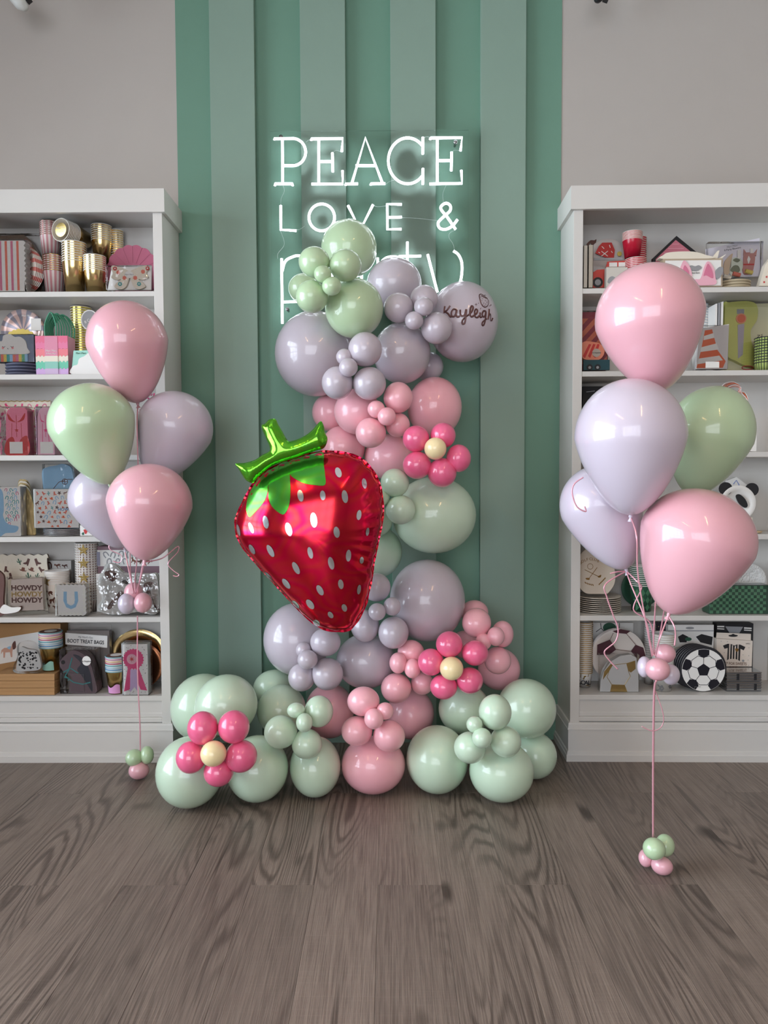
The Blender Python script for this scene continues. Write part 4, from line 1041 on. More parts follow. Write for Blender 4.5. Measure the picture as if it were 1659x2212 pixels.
for k in range(8):
    x0_, h_ = 97 + k * 0.9, 676 + (k % 3) * 1.8
    q = spline([(it.L((x0_ + 1, 727))[0], 0.008 + 0.007 * k, it.L((0, 727))[1]), (it.L((x0_ + 1, 700))[0], 0.008 + 0.007 * k, it.L((0, 700))[1]), (it.L((x0_ + 14 + k * 1.6, h_))[0], 0.008 + 0.007 * k, it.L((0, h_))[1]), (it.L((x0_ + 24 + k * 3.0, 700))[0], 0.008 + 0.007 * k, it.L((0, 700))[1]), (it.L((x0_ + 25 + k * 3, 727))[0], 0.008 + 0.007 * k, it.L((0, 727))[1])], 6)
    MB().tube(q, 0.0032, 7).obj('handle', M_cord, it.e, smooth=True)
cup_stack('olive gold paper cups in a tall stack behind the fringe bag', 148, 191, 662, 3.03, z1, 18, [C('olive_gold_foil', (206, 190, 96), 0.25, 0.85), cream, cream], 0.62)
it = It('round_tag', 'round white tag with silver lettering leaning on the olive gold cups', 'tag', 197, 2.99, z1 + (810 - 713) * 2.99 / F)
it.ell('rim', 194, 692, 19, 22, paper, 0.0, 0.004); it.ell('disc', 194, 692, 16.5, 19.5, grey_c, -0.001, 0.0); it.text('lettering', '8 Cups', 194, 692, 6, paper, -0.0016, rot=0.5)
cup_stack('pale paper cups under the round lid, half behind the pink balloon', 194, 236, 716, 3.0, z1, 9, [cream, paper, paper], 0.45)
it = It('napkin_pack', 'mint card pack with a white cloud, leaning half behind a pink balloon', 'napkins', 185, 2.935, z1)
it.poly('card', [(154, 809), (160, 758), (218, 757), (222, 809)], mint, 0.0, 0.02)
it.curvy('cloud', [(155,808),(158,792),(168,788),(172,776),(184,770),(196,762),(212,768),(220,780),(220,808)], paper, -0.002, 0.0); it.text('card_text', 'Meri Meri', 176, 764, 4, dgrn, -0.001)
# --- opening 3
it = It('plate_stack', 'rectangular plates with pink western print and a scalloped gold edge', 'plates', 52, 3.03, z2)
q = [(-8, 990)] + [(-8, 869)] + [(-8 + i * 6, 867 + (1.6 if i % 2 else 0)) for i in range(21)] + [(114, 990)]
it.poly('plate', q, cream, 0.0, 0.012); it.stroke('gold_edge', [[(-8 + i * 6, 867 + (1.6 if i % 2 else 0)) for i in range(21)]], 2.2, gold, -0.001)
scatter(it, -6, 112, 871, 984, [(SHOE, pinkp, 'horseshoe_print'), (BOOT, hot, 'boot_print')], 4, 6, 16)
for cx, w_, cb, ci, lab, bx in ((38, 1.0, C('raspberry_card', (222, 62, 104)), redp, 'raspberry pink cowboy boot napkins wrapped in clear film', (14, 61)), (99, 0.62, C('pale_pink_card', (232, 176, 196)), hot, 'pale pink cowboy boot napkins half behind the sage balloon', (82, 118))):
    it = It('napkin_pack', lab, 'napkins', cx, 2.935, z2)
    a, b_ = bx
    it.poly('napkin_stack', [(a, 983), (a + 1, 902), (a + 4, 888), (a + 12, 881), (b_ - 6, 881), (b_, 888), (b_, 983)], C('light_' + cb.name, (236, 130, 156)) if w_ == 1.0 else cb, 0.0, 0.055)
    cm = (a + b_) / 2
    it.curvy('boot_ornament', [(cm - 2, 912), (cm - 9, 907), (cm - 19 * w_, 893), (cm - 17 * w_, 906), (cm - 8, 912)], ci, -0.0008, 0.0); it.curvy('boot_ornament', [(cm + 2, 912), (cm + 9, 907), (cm + 19 * w_, 893), (cm + 17 * w_, 906), (cm + 8, 912)], ci, -0.0008, 0.0)
    it.stroke('boot_seam', [[(cm, 897), (cm, 945)], [(cm - 10 * w_, 915), (cm - 12 * w_, 975)], [(cm + 10 * w_, 915), (cm + 12 * w_, 975)]], 1.1, ci)
    it.poly('star', starp(cm, 930, 5), ci)
    if w_ == 1.0: it.curvy('boot_vamp', [(a, 983), (a, 955), (cm - 8, 945), (cm, 975), (cm + 8, 950), (b_, 944), (b_, 983)], ci, -0.0012, 0.0)
    it.box('label', a + 8 if w_ == 1.0 else a + 6, a + 36 if w_ == 1.0 else a + 34, 955, 980, paper, -0.0022, -0.0012, 0)
    wrap(it, 2 if w_ == 1.0 else 80, b_ + 1, 880, 983, -0.001, 0.055)
it = It('tinsel_garland', 'hot pink tinsel garland behind the helium balloons', 'garland', 318, 2.99, z2)
M_tin = C('hot_pink_tinsel', (226, 40, 140), 0.2, 0.7); rg = random.Random(5); tin = MB()
for i in range(90):
    x, y = 298 + rg.random() * 36, 848 + rg.random() * 134; a = it.L((x, y)); an = rg.random() * 6.28; l_ = 0.006 + rg.random() * 0.008
    tin.prism([(a[0], a[1]), (a[0] + l_ * math.cos(an), a[1] + l_ * math.sin(an)), (a[0] + l_ * math.cos(an + 0.3), a[1] + l_ * math.sin(an + 0.3))], 0.02 * rg.random(), 0.021 + 0.001)
to = tin.obj('tinsel', M_tin, it.e); to['kind'] = 'stuff'
MB().tube(spline([(*[it.L((300, 984))[0]], 0.012, 0.004), (it.L((312, 930))[0], 0.012, it.L((0, 930))[1]), (it.L((334, 850))[0], 0.012, it.L((0, 850))[1])], 8), 0.003, 6).obj('core', hot, it.e)
# --- opening 4
it = It('napkin_pack', 'white napkins with green and red horseshoes and a blue boot, in clear film', 'napkins', 32, 2.93, z3)
it.poly('napkin_stack', [(-8, 1160), (-8, 1053), (46, 1052), (45, 1160)], paper, 0.0, 0.05)
scatter(it, 12, 45, 1054, 1135, [(SHOE, pinkp, 'horseshoe_print'), (SHOE, teal, 'horseshoe_print'), (SHOE, sky, 'horseshoe_print')], 2, 4.2, 9.5)
it.curvy('boot_print', [(-8, 1060), (8, 1062), (10, 1100), (8, 1115), (18, 1132), (40, 1138), (34, 1150), (12, 1152), (-8, 1158)], sky, -0.0010, 0.0)
wrap(it, -8, 46, 1052, 1160, 0.0, 0.05)
it = It('plate_stack', 'wavy gold-edged plates standing behind the horseshoe napkins', 'plates', 50, 2.975, z3)
for k in range(5): it.curvy('plate', [(30 + k * 3.2, 1158), (28 + k * 3.2, 1050 + k * 3), (40 + k * 3.0, 1036 + k * 4), (52 + k * 3.2, 1044 + k * 5), (58 + k * 3.5, 1075 + k * 3), (56 + k * 4.5, 1100), (60 + k * 3.5, 1120), (57 + k * 4.8, 1152), (56 + k * 3, 1158)], gold if k % 2 == 0 else cream, 0.05 - k * 0.011, 0.055 - k * 0.011)
it = It('plate_stack', 'pile of silver-edged plates under the patterned western napkins', 'plates', 123, 2.92, z3); it.flat_plates(76, 172, 1144, 5, C('silver_edge_plate', (196, 190, 188), 0.3, 0.4), 0.0)
tp = z3 + (1160 - 1144) * 2.95 / F
it = It('napkin_pack', 'white napkins with tiny western pictures on top of the silver-edged plates', 'napkins', 123, 2.945, tp + 0.002)
it.box('napkin_stack', 75, 170, 1057, 1145, paper, 0.0, 0.03)
scatter(it, 77, 158, 1060, 1140, [(HORSE, horseb, 'horse_print'), (BOOT, coral, 'boot_print'), (SHOE, sky, 'horseshoe_print'), (CACTUS, teal, 'cactus_print'), (HAT, orange, 'hat_print'), (starp(0, 0, 1), brown, 'star_print')], 8, 4.6, 12)
it.text('print_text', 'HOWDY', 144, 1101, 6.5, C('denim_print', (104, 148, 190)), bold=0.03); it.box('label', 142, 153, 1066, 1078, cream, -0.0012, 0.0, 0); wrap(it, 75, 170, 1057, 1145, 0.0, 0.03)
it = It('napkin_pack', 'shiny pale blue wagon-shaped pack behind the western napkins', 'napkins', 126, 3.04, z3)
it.curvy('card', [(98, 1160), (98, 1080), (94, 1022), (105, 1010), (125, 1006), (140, 1003), (158, 1014), (162, 1060), (162, 1160)], sky, 0.0, 0.02)
it.stroke('wheel_print', [circ(143, 1041, 6, 16) + [(149, 1041)], [(137, 1041), (149, 1041)], [(143, 1035), (143, 1047)], [(118, 1056), (130, 1042), (150, 1036), (160, 1036)]], 1.3, brown); wrap(it, 96, 162, 1004, 1160, 0.0, 0.02)
it = It('napkin_pack', 'white card with a little red strawberry print beside the lilac balloon', 'napkins', 195, 2.94, z3)
it.box('card', 173, 216, 1135, 1160, paper, 0.0, 0.025); it.curvy('strawberry_print', [(181, 1145), (186, 1144), (189, 1148), (186, 1154), (183, 1152)], redp); it.curvy('leaf_print', [(177, 1152), (181, 1150), (182, 1155), (178, 1156)], dgrn)
# --- opening 5
it = It('plate_stack', 'wavy rectangular plates with cactus, boot and hat print at the back', 'plates', 48, 3.05, z4)
q = [(-8, 1335), (-8, 1201)] + [(i * 9.5, 1200 - 3 * abs(math.sin(i * 1.57))) for i in range(0, 11)] + [(104, 1197), (107, 1206), (104, 1216), (107, 1335)]
for k in range(3): it.curvy('plate', q, cream if k == 0 else brown, 0.004 * k, 0.004 * k + 0.003)
scatter(it, -4, 104, 1204, 1262, [(BOOT, brown, 'boot_print'), (CACTUS, dgrn, 'cactus_print'), (HAT, horseb, 'hat_print'), (SHOE, cream, 'horseshoe_print')], 12, 8.0, 19)
it = It('napkin_pack', 'napkins printed HOWDY three times, in a clear packet', 'napkins', 57, 2.945, z4)
it.poly('napkin_stack', [(22, 1320), (26, 1252), (93, 1248), (94, 1318)], C('shell_card', (226, 208, 196)), 0.0, 0.02)
for y, m_ in ((1270.5, brown), (1284, gold), (1297, brown)): it.text('howdy_text', 'HOWDY', 59, y, 11, m_, xs=1.12, bold=0.05)
wrap(it, 14, 95, 1248, 1320, 0.0, 0.02)
it = It('boot_cup', 'brown and white boot-shaped paper piece at the shelf end', 'boot', 4, 2.922, z4)
it.curvy('boot', [(-10, 1326), (-10, 1238), (8, 1240), (11, 1260), (8, 1300), (12, 1318), (30, 1316), (44, 1310), (40, 1322), (10, 1328)], brown, 0.0, 0.012); it.curvy('toe', [(0, 1320), (10, 1306), (26, 1312), (46, 1312), (38, 1322), (10, 1326)], paper, -0.003, 0.0)
rb = [C('horse_cup_paper', (232, 220, 208)), paper, paper]
it = cup_stack('paper cups with running horses and a gold star, in front of the horse napkins', 89, 139, 1235, 2.982, z4, 8, rb, 0.32, 0.78)
cup_print(it, 'horse_print', [xf(HORSE, 106, 1281, 8, -20), xf(HORSE, 113, 1297, 8, -5, -1), xf(HORSE, 101, 1309, 5, 10), xf(HORSE, 117, 1312, 5, -15)], horseb); cup_print(it, 'horseshoe_print', [xf(SHOE, 99, 1296, 3), xf(SHOE, 108, 1303, 2.5), xf(BOOT, 121, 1285, 3.5)], brown)
it.poly('gold_star', starp(100, 1256, 12), gold, -0.001, 0.0005)
it = It('napkin_pack', 'white napkins with galloping horses behind the horse cups', 'napkins', 127, 3.09, z4); it.box('napkin_stack', 99, 156, 1211, 1335, paper, 0.0, 0.02)
scatter(it, 100, 155, 1213, 1300, [(HORSE, horseb, 'horse_print'), (SHOE, brown, 'horseshoe_print'), (CACTUS, dgrn, 'cactus_print'), (HORSE, brown, 'horse_print')], 3, 7.0, 17); wrap(it, 99, 156, 1211, 1330, 0.0, 0.02)
spot = radial_mat('speckled_cup', (236, 226, 216), (120, 86, 76), 22, 0.7)
it = cup_stack('tall column of paper cups with dark speckles and large gold stars', 157, 204, 1174, 3.0, z4, 24, [spot, paper, paper], 0.85, 0.82)
for y in (1188, 1217, 1248): it.poly('gold_star', starp(183, y, 13), dgold, -0.0012, 0.0)
it = It('gift_box', 'mauve box with a white horse-print band behind the silver pony plates', 'box', 272, 3.04, z4)
it.box('box', 213, 350, 1180, 1330, mauve, 0.001, 0.07); it.box('band', 213, 350, 1188, 1223, paper, -0.001, 0.001, 0)
scatter(it, 222, 345, 1189, 1222, [(HORSE, horseb, 'horse_print'), (BOOT, brown, 'boot_print'), (SHOE, grey_c, 'horseshoe_print')], 6, 8, 17, -0.0018)
it.box('ladder_print', 212, 219, 1192, 1222, C('steel_blue_print', (150, 150, 170)), -0.002, -0.001, 0); it.box('front_panel', 213, 348, 1238, 1330, paper, -0.02, 0.0)
it = It('napkin_stack', 'thick stack of scalloped white napkins with a pale blue horseshoe', 'napkins', 155, 2.915, z4)
q = []
for i in range(7): q += [(124 + i * 9, 1264.5), (128.5 + i * 9, 1262)]
q2 = [(185 + 2.5 * (i % 2), 1266 + i * 4.4) for i in range(15)]; q3 = [(183 - i * 4.4, 1329 + 2 * (i % 2)) for i in range(14)]
for k in range(4): it.poly('napkin', q + q2 + q3, paper if k % 2 == 0 else cream, 0.0 + 0.0125 * k, 0.0112 + 0.0125 * k)
it.many('scallop_print', [circ(183, 1275 + i * 7.5, 3.4) for i in range(7)] + [circ(130 + i * 7.6, 1326, 3.4) for i in range(7)], C('ivory_print', (238, 236, 226)), -0.0010, 0.0)
it.poly('horseshoe', xf(SHOE, 154, 1296, 20, 180), sky, -0.0012, 0.0); it.box('label', 146, 162, 1285, 1304, paper, -0.002, -0.0012, 0); pass
wrap(it, 121, 188, 1263, 1331, 0.0, 0.012)
it = It('plate_stack', 'shiny silver foil pony-shaped plates in crinkled film', 'plates', 280, 2.93, z4)
pony = [(232,1218),(252,1222),(268,1238),(292,1239),(320,1241),(340,1246),(341,1323),(300,1322),(268,1327),(240,1327),(216,1321),(211,1310),(220,1296),(217,1280),(211,1265),(214,1248),(224,1232)]
for k in range(4): it.curvy('plate', pony, [C('white_glossy_plate', (232, 232, 226), 0.2), silver, cream, silver][k], 0.002 + 0.008 * k, 0.006 + 0.008 * k)
it.curvy('mane_print', [(228,1236),(246,1232),(256,1244),(246,1256),(234,1250)], brown, -0.0008, 0.002); it.curvy('leg_mark', [(232,1312),(248,1290),(262,1276),(268,1284),(252,1300),(238,1316)], brown, -0.0008, 0.002); it.curvy('leg_mark', [(312,1262),(330,1258),(326,1280),(338,1310),(346,1318),(334,1312),(318,1284)], brown, -0.0008, 0.002); it.curvy('eye_mark', [(264,1256),(276,1252),(290,1256),(276,1262)], blk, -0.0008, 0.002)  # brown and black marks laid on the front plate
CR = clear_mat('crinkled_film', gloss=0.12, rough=0.06, bump=0.7, bscale=26.0)
it.curvy('wrapper', pony, CR, -0.006, -0.003)
# --- opening 6
it = It('gift_box', 'large kraft box at the back with a white horse-print sash', 'box', 62, 3.04, z5)
it.poly('box', [(-10, 1500), (-10, 1346.5), (134, 1347), (134, 1500)], kraft, 0.0, 0.07); it.poly('sash', [(-10, 1380), (134, 1357), (134, 1410), (-10, 1436)], paper, -0.001, 0.0)
it.poly('horse_print', xf(HORSE, 22, 1404, 17, -4, -1), C('pale_horse_print', (206, 160, 140)), -0.0018, -0.001); it.curvy('mane_print', [(30, 1390), (36, 1384), (37, 1398), (31, 1402)], brown, -0.0024, -0.001); it.curvy('saddle_print', [(18, 1398), (26, 1395), (24, 1402)], sky, -0.0024, -0.001)
for k in range(3):
    it = It('gift_box', ['flat kraft box at the bottom of a pile of three', 'flat kraft box in the middle of a pile of three', 'flat kraft box on top of a pile of three, under a cup stack'][k], 'box', 52, 2.915, z5 + 0.0295 * k + 0.0004, 0, 'flat kraft boxes')
    a = It.L(it, (-12, 0))[0]; b_ = it.L((118, 0))[0]
    MB().box(a, b_, 0.0, 0.10, 0.0003, 0.028).obj('tray', kraft, it.e, bevel=0.0012); MB().box(a - 0.0008, b_ + 0.0008, -0.0008, 0.1008, 0.016, 0.0288).obj('lid', kraftd if False else kraft, it.e, bevel=0.0012)
tp = z5 + 0.0295 * 3 + 0.0008
it = It('treat_bag', 'clear bag of cow-print paper on the kraft boxes', 'bag', 60, 2.92, tp)
it.curvy('cow_print_paper', [(36, 1449), (40, 1420), (46, 1398), (62, 1402), (80, 1406), (88, 1428), (86, 1446), (60, 1450)], paper, 0.0, 0.012); rg = random.Random(9)
it.many('cow_spots', [xf(circ(0, 0, 1, 7), rg.uniform(42, 84), rg.uniform(1408, 1444), rg.uniform(1.2, 2.6), rg.uniform(0, 90)) for _ in range(60)], blk, -0.0008, 0.0)
it.curvy('wrapper', [(31, 1452), (38, 1420), (42, 1390), (70, 1386), (90, 1410), (89, 1452)], FILM, -0.003, 0.014)
rbw = [C('stripe_cup_rim_%d' % k, c_) for k, c_ in enumerate(((150, 190, 200), (96, 150, 190), (170, 200, 215), (110, 170, 180), (190, 90, 110), (226, 190, 140), (206, 140, 170)))]
for lab, x0_, x1_, t, Y, z, bm, pm in (('gold paper cups with rainbow rims and a mint base, on the kraft boxes', 77, 124, 1368, 2.935, tp, dgold, mint), ('gold paper cups with rainbow rims and a lilac base, standing on the shelf', 222, 267, 1420, 2.91, z5, dgold, C('orchid_print', (226, 160, 210)))):
    it = It('cup_stack', lab, 'cups', (x0_ + x1_) / 2, Y, z, 0, 'rainbow rim cup stacks')
    H = it.L((0, t))[1]; rt = (x1_ - x0_) / 2 * it.s; dz = H * 0.43 / 8; h = H - dz * 7
    for i in range(8):
        d_ = cup_mesh('cup', rt, rt * 0.74, h, [bm if i == 0 else paper, rbw[i % 7], paper], 0.0021)
        o = bpy.data.objects.new('cup', d_); COL.objects.link(o); o.parent = it.e; o.location = (0, rt, i * dz)
    it.rt, it.rb, it.h = rt, rt * 0.74, h
    cx = (x0_ + x1_) / 2; bb = it.by
    cup_band(it, 'colour_block', cx - 15, cx + 12, lambda x: bb - 19 - 4 * math.sin((x - cx) * 0.22), bb - 2, pm)
    lid = MB().lathe([(0, H + 0.0005), (rt * 0.9, H + 0.0005), (rt * 0.9, H + 0.0012), (0, H + 0.0012)], 28, c=(0, rt, 0), cap=False).obj('lid', brown, it.e)
    MB().lathe([(0, H + 0.0014), (rt * 0.55, H + 0.0014), (rt * 0.55, H + 0.0020), (0, H + 0.0020)], 24, c=(0, rt, 0), cap=False).obj('sticker', paper, lid)
it = It('treat_bag_pack', 'pack of dark boot treat bags with a white header card', 'bags', 190, 3.02, z5)
it.box('bags', 146, 238, 1362, 1500, C('smoke_bag', (120, 112, 108), 0.3), 0.004, 0.03); it.poly('header_card', [(144, 1366), (235, 1373), (234, 1399), (144, 1391)], paper, -0.002, 0.004)
it.text('header_text', 'BOOT TREAT BAGS', 188, 1385.5, 8.2, blk, -0.003, -0.06, 0.80, bold=0.02); it.text('header_text', 'My Mind\'s Eye', 188, 1376, 4, grey_c, -0.003, -0.06); it.box('film_top', 150, 240, 1350, 1370, FILM, 0.01, 0.02)
it = It('napkin_pack', 'horse-head napkins with a turquoise bridle in a wire stand', 'napkins', 180, 2.935, z5)
hh = [(152,1497),(155,1462),(138,1450),(131,1438),(133,1426),(146,1412),(160,1404),(178,1410),(192,1424),(202,1452),(206,1500)]
for k in range(5): it.curvy('napkin', hh, C('horse_mauve', (118, 98, 104)), 0.012 * k, 0.012 * k + 0.008)
it.curvy('mane', [(160,1414),(176,1418),(190,1436),(198,1462),(200,1494),(190,1480),(178,1460),(168,1446),(176,1432)], C('mane_slate', (56, 58, 70)), -0.001, 0.0); it.ell('ear', 138, 1430, 4.5, 4.5, blk, -0.0012, 0.0, 12)
it.stroke('bridle', [[(142,1460),(150,1447),(158,1420)], [(138,1452),(154,1443),(170,1454)], [(142,1460),(160,1474),(180,1478),(196,1474)], [(140,1462),(150,1466),(148,1470)]], 2.4, teal, -0.0014)
it.ell('label', 189, 1427, 9.5, 10.5, paper, -0.0022, -0.0012); it.text('label_text', '16 Napkins', 189, 1428, 3.6, blk, -0.0028); wrap(it, 131, 206, 1404, 1500, 0.0, 0.056)
it.stroke('wire_stand', [[(140, 1494), (140, 1452), (183, 1456), (183, 1494), (140, 1494)]], 1.0, silver, -0.006, flat=1.0)
it = It('napkin_pack', 'white pack with a hot pink star rosette and ribbon tails', 'napkins', 296, 2.915, z5)
it.box('napkin_stack', 267, 320, 1391, 1502, paper, 0.0, 0.04); rg = random.Random(4)
it.many('speckle_print', [circ(rg.uniform(268, 319), rg.uniform(1393, 1500), 0.8, 6) for _ in range(70)], brown, -0.0004, 0.0)
it.poly('ribbon_tail', [(278, 1440), (268, 1494), (280, 1490), (290, 1450)], hot, -0.001, 0.0); it.poly('ribbon_tail', [(300, 1440), (318, 1492), (304, 1490), (290, 1450)], hot, -0.001, 0.0); it.poly('ribbon_tail', [(283, 1446), (281, 1496), (291, 1484), (300, 1496), (298, 1446)], lilac, -0.0015, -0.0002)
it.poly('rosette', [(290 + (23 if i % 2 else 20.5) * math.cos(2 * math.pi * i / 44), 1423 + (23 if i % 2 else 20.5) * math.sin(2 * math.pi * i / 44)) for i in range(44)], hot, -0.0028, -0.001)
it.ell('rosette_disc', 287, 1423, 11, 11, blush, -0.0036, -0.0026); it.poly('star', starp(287, 1423, 7, 8, 0.3), redp, -0.0042, -0.0034); wrap(it, 266, 322, 1388, 1502, -0.004, 0.04)
it = It('plate_stack', 'round shiny gold plates standing at the back beside the stile', 'plates', 305, 3.05, z5); it.plates(298, 1420, 60, [gold], 5, 0.006)
it = It('plate_stack', 'round copper plates between the rosette pack and the gold plates', 'plates', 320, 3.008, z5); it.plates(303, 1440, 48, [C('copper_foil', (170, 110, 76), 0.25, 0.9)], 4, 0.007)
# ================================================================== goods on the football bookcase
def ball_print(it, cx, cy, r, white, black, y, dirn=1, line=None):
    """football print on a disc: centre pentagon, seams and edge patches"""
    it.poly('patch', starp(cx, cy, r * 0.30, 5, 0.809, -90), black, y - 0.0006, y)
    ln = []
    for k in range(5):
        a = math.radians(-90 + 72 * k); p1 = (cx + r * 0.30 * math.cos(a), cy + r * 0.30 * math.sin(a)); p2 = (cx + r * 0.58 * math.cos(a), cy + r * 0.58 * math.sin(a)); ln.append([p1, p2])
        a2 = a + math.radians(36); pm = (cx + r * 0.60 * math.cos(a2), cy + r * 0.60 * math.sin(a2)); pn = (cx + r * 0.58 * math.cos(a + math.radians(72)), cy + r * 0.58 * math.sin(a + math.radians(72)))
        q1 = (cx + r * 0.70 * math.cos(a2 - 0.25), cy + r * 0.70 * math.sin(a2 - 0.25)); q2 = (cx + r * 0.70 * math.cos(a2 + 0.25), cy + r * 0.70 * math.sin(a2 + 0.25))
        ln += [[p2, q1], [q2, pn], [q1, q2]]
        pt = [(cx + r * 0.55 * math.cos(a), cy + r * 0.55 * math.sin(a))] + [(cx + r * 0.74 * math.cos(a + t), cy + r * 0.74 * math.sin(a + t)) for t in (0.34,)] + [(cx + r * 0.955 * math.cos(a + t), cy + r * 0.955 * math.sin(a + t)) for t in (0.26, 0.13, 0, -0.13, -0.26)] + [(cx + r * 0.74 * math.cos(a - 0.34), cy + r * 0.74 * math.sin(a - 0.34))]
        it.poly('patch', pt, black, y - 0.0006, y)
    it.stroke('seam', ln, max(0.9, r * 0.025), line or black, y - 0.0002)
# --- opening 1
for k, (x0_, x1_) in enumerate(((1262, 1270.5), (1272.5, 1282))):
    it = It('napkin_pack', ['thin wrapped napkin pack seen edge-on, against the bookcase side', 'thin wrapped napkin pack seen edge-on, next to the barn plate'][k], 'napkins', (x0_ + x1_) / 2, 2.93, z0)
    it.box('napkin_stack', x0_ + 0.6, x1_ - 0.6, 532 - k, 622, cream, 0.0, 0.09); wrap(it, x0_ + 0.5, x1_ - 0.5, 533 - k, 622, 0.0, 0.09)
it = It('plate_stack', 'round plate printed with a red barn, behind the red truck', 'plates', 1312, 3.05, z0)
it.plates(1312, 560, 42, [C('pale_grey_plate', (206, 200, 196))], 3, 0.006)
it.poly('barn_print', [(1285, 549), (1293, 534), (1300, 527), (1320, 527), (1327, 543), (1325, 561), (1306, 558)], redp, -0.0012, 0.0); it.stroke('barn_window', [[(1298, 556), (1312, 545)], [(1298, 545), (1312, 556)], [(1299, 535), (1304, 540)], [(1315, 532), (1317, 538)], [(1319, 545), (1322, 549)], [(1292, 547), (1295, 549)]], 1.6, paper, -0.0018)
it.ell('sun_print', 1337, 551, 5, 5, yel, -0.0012, 0.0, 14)
it.curvy('squirrel_print', [(1268, 528), (1276, 520), (1284, 520), (1289, 518), (1287, 527), (1280, 530), (1276, 526), (1272, 531)], brown, 0.01, 0.012)
it = It('plate_stack', 'red pick-up truck shaped plates', 'plates', 1318, 2.985, z0)
tr_ = [(1281, 622), (1281, 590), (1290, 584), (1308, 583), (1312, 567), (1352, 565), (1356, 580), (1358, 622)]
for k in range(3): it.poly('plate', tr_, C('truck_red', (202, 70, 60)) if k == 0 else paper, 0.004 * k, 0.004 * k + 0.003)
it.box('cab_window', 1316, 1333, 569, 578, paper, -0.001, 0.0, 0); it.box('cab_window', 1336, 1352, 569, 578, paper, -0.001, 0.0, 0)
it.box('load_print', 1283, 1345, 559, 564, grey_c, -0.001, 0.002, 0); it.box('door_band', 1310, 1356, 578, 590, C('taupe_print', (170, 160, 148)), -0.001, 0.0, 0)
it.ell('tyre', 1292, 611, 11, 11, blk, -0.0012, 0.0); it.ell('hub', 1292, 611, 6.5, 6.5, grey_c, -0.0018, -0.001, 20); it.ell('tyre', 1346, 612, 10, 10, blk, -0.0012, 0.0)
it = It('napkin_pack', 'small white pack with a farm sketch in front of the truck plates', 'napkins', 1334, 2.94, z0); it.box('napkin_stack', 1311, 1356, 579, 622, C('linen_card', (206, 200, 190)), 0.0, 0.03); it.curvy('sheep_print', [(1314, 612), (1316, 602), (1324, 598), (1332, 604), (1330, 614)], grey_c)
redcup = [C('red_cup', (188, 26, 52), 0.25), C('cup_white_rim', (236, 226, 216)), paper]
s1 = cup_stack('red paper cups standing on the shelf behind the pink balloon', 1358, 1403, 556, 2.938, z0, 8, redcup, 0.4, rim=0.0011, group='red cup stacks')
cup_stack('red paper cups stacked high on top of other red cups', 1352, 1394, 498, 2.942, s1.e.location.z + s1.H + 0.003, 8, redcup, 0.34, rim=0.0011, group='red cup stacks')
cup_stack('red paper cups at the very back, mostly hidden by the high red stack', 1364, 1400, 512, 3.036, z0, 16, redcup, 0.55, rim=0.0011, group='red cup stacks')
it = It('plate_stack', 'pink barn-shaped plates with a black roof edge', 'plates', 1462, 3.05, z0)
bn = [(1409, 622), (1409, 560), (1459, 513), (1512, 556), (1516, 622)]
for k in range(3): it.poly('plate', bn, blk if k == 0 else maroon, 0.002 + 0.006 * k, 0.007 + 0.006 * k)
it.poly('barn_front', [(1415, 622), (1415, 562), (1457, 522), (1506, 560), (1508, 622)], C('barn_pink', (206, 120, 136)), 0.0, 0.002); it.stroke('board_line', [[(1450 - i * 9, 531 + i * 9), (1464 + i * 10, 531 + i * 9)] for i in range(4)], 0.9, blush, -0.0006)
it = It('headband_box', 'kraft-edged box of paper animal ears, pink pig ears on top', 'box', 1496, 2.94, z0)
it.box('tray', 1432, 1560, 561, 621, C('tray_card', (176, 158, 134)), 0.002, 0.045); it.box('insert_card', 1437, 1556, 565, 619, paper, 0.0, 0.003, 0)
for q, m_ in (([(1468,592),(1472,572),(1478,566),(1490,582),(1492,604)], blush), ([(1474,594),(1477,576),(1486,588),(1487,603)], pinkp), ([(1512,604),(1520,578),(1528,568),(1540,584),(1544,606),(1546,612),(1540,618),(1506,618),(1500,606)], blush), ([(1518,598),(1524,578),(1528,574),(1536,588),(1538,604),(1524,598)], pinkp)): it.curvy('animal_ear', q, m_, -0.004 - (0.001 if m_ is pinkp else 0), -0.001)
it.curvy('animal_ear', [(1543,590),(1552,580),(1560,584),(1556,598),(1546,606)], grey_c, -0.0035, -0.0005); it.curvy('cow_hair', [(1486,580),(1492,576),(1500,578),(1508,576),(1514,582),(1500,588)], grey_c, -0.0026, 0.0)
it.text('box_text', 'Meri Meri', 1498, 587, 3.6, grey_c, -0.003); it.text('box_text', 'Animal Ears', 1498, 592, 3.6, blk, -0.003)
it.curvy('fleece_ears', [(1432,560),(1434,552),(1444,547),(1470,545),(1500,546),(1525,553),(1540,560)], cream, 0.006, 0.04); it.poly('pointed_ear', [(1536, 561), (1550, 544), (1554, 543), (1550, 561)], cream, 0.01, 0.014); it.poly('pointed_ear', [(1550, 561), (1570, 550), (1558, 562)], cream, 0.012, 0.016)
it = It('plate_stack', 'low pile of brown-edged plates under the party blower packet', 'plates', 1597, 2.95, z0); it.flat_plates(1561, 1634, 604, 4, C('straw_plate', (196, 180, 150)), 0.0)
tp = z0 + (621 - 604) * 2.97 / F + 0.001
it = It('party_blower_pack', 'white card of animal party blowers in clear film', 'party blowers', 1580, 3.015, tp)
it.poly('card', [(1524, 604), (1522, 541), (1636, 519), (1639, 600)], C('cool_white_card', (226, 222, 232)), 0.0, 0.003); it.text('card_text', 'Meri Meri', 1578, 536, 4.2, grey_c, -0.0006, 0.17); it.text('card_text', '8 Party Blowers', 1579, 541.5, 4.0, blk, -0.0006, 0.17)
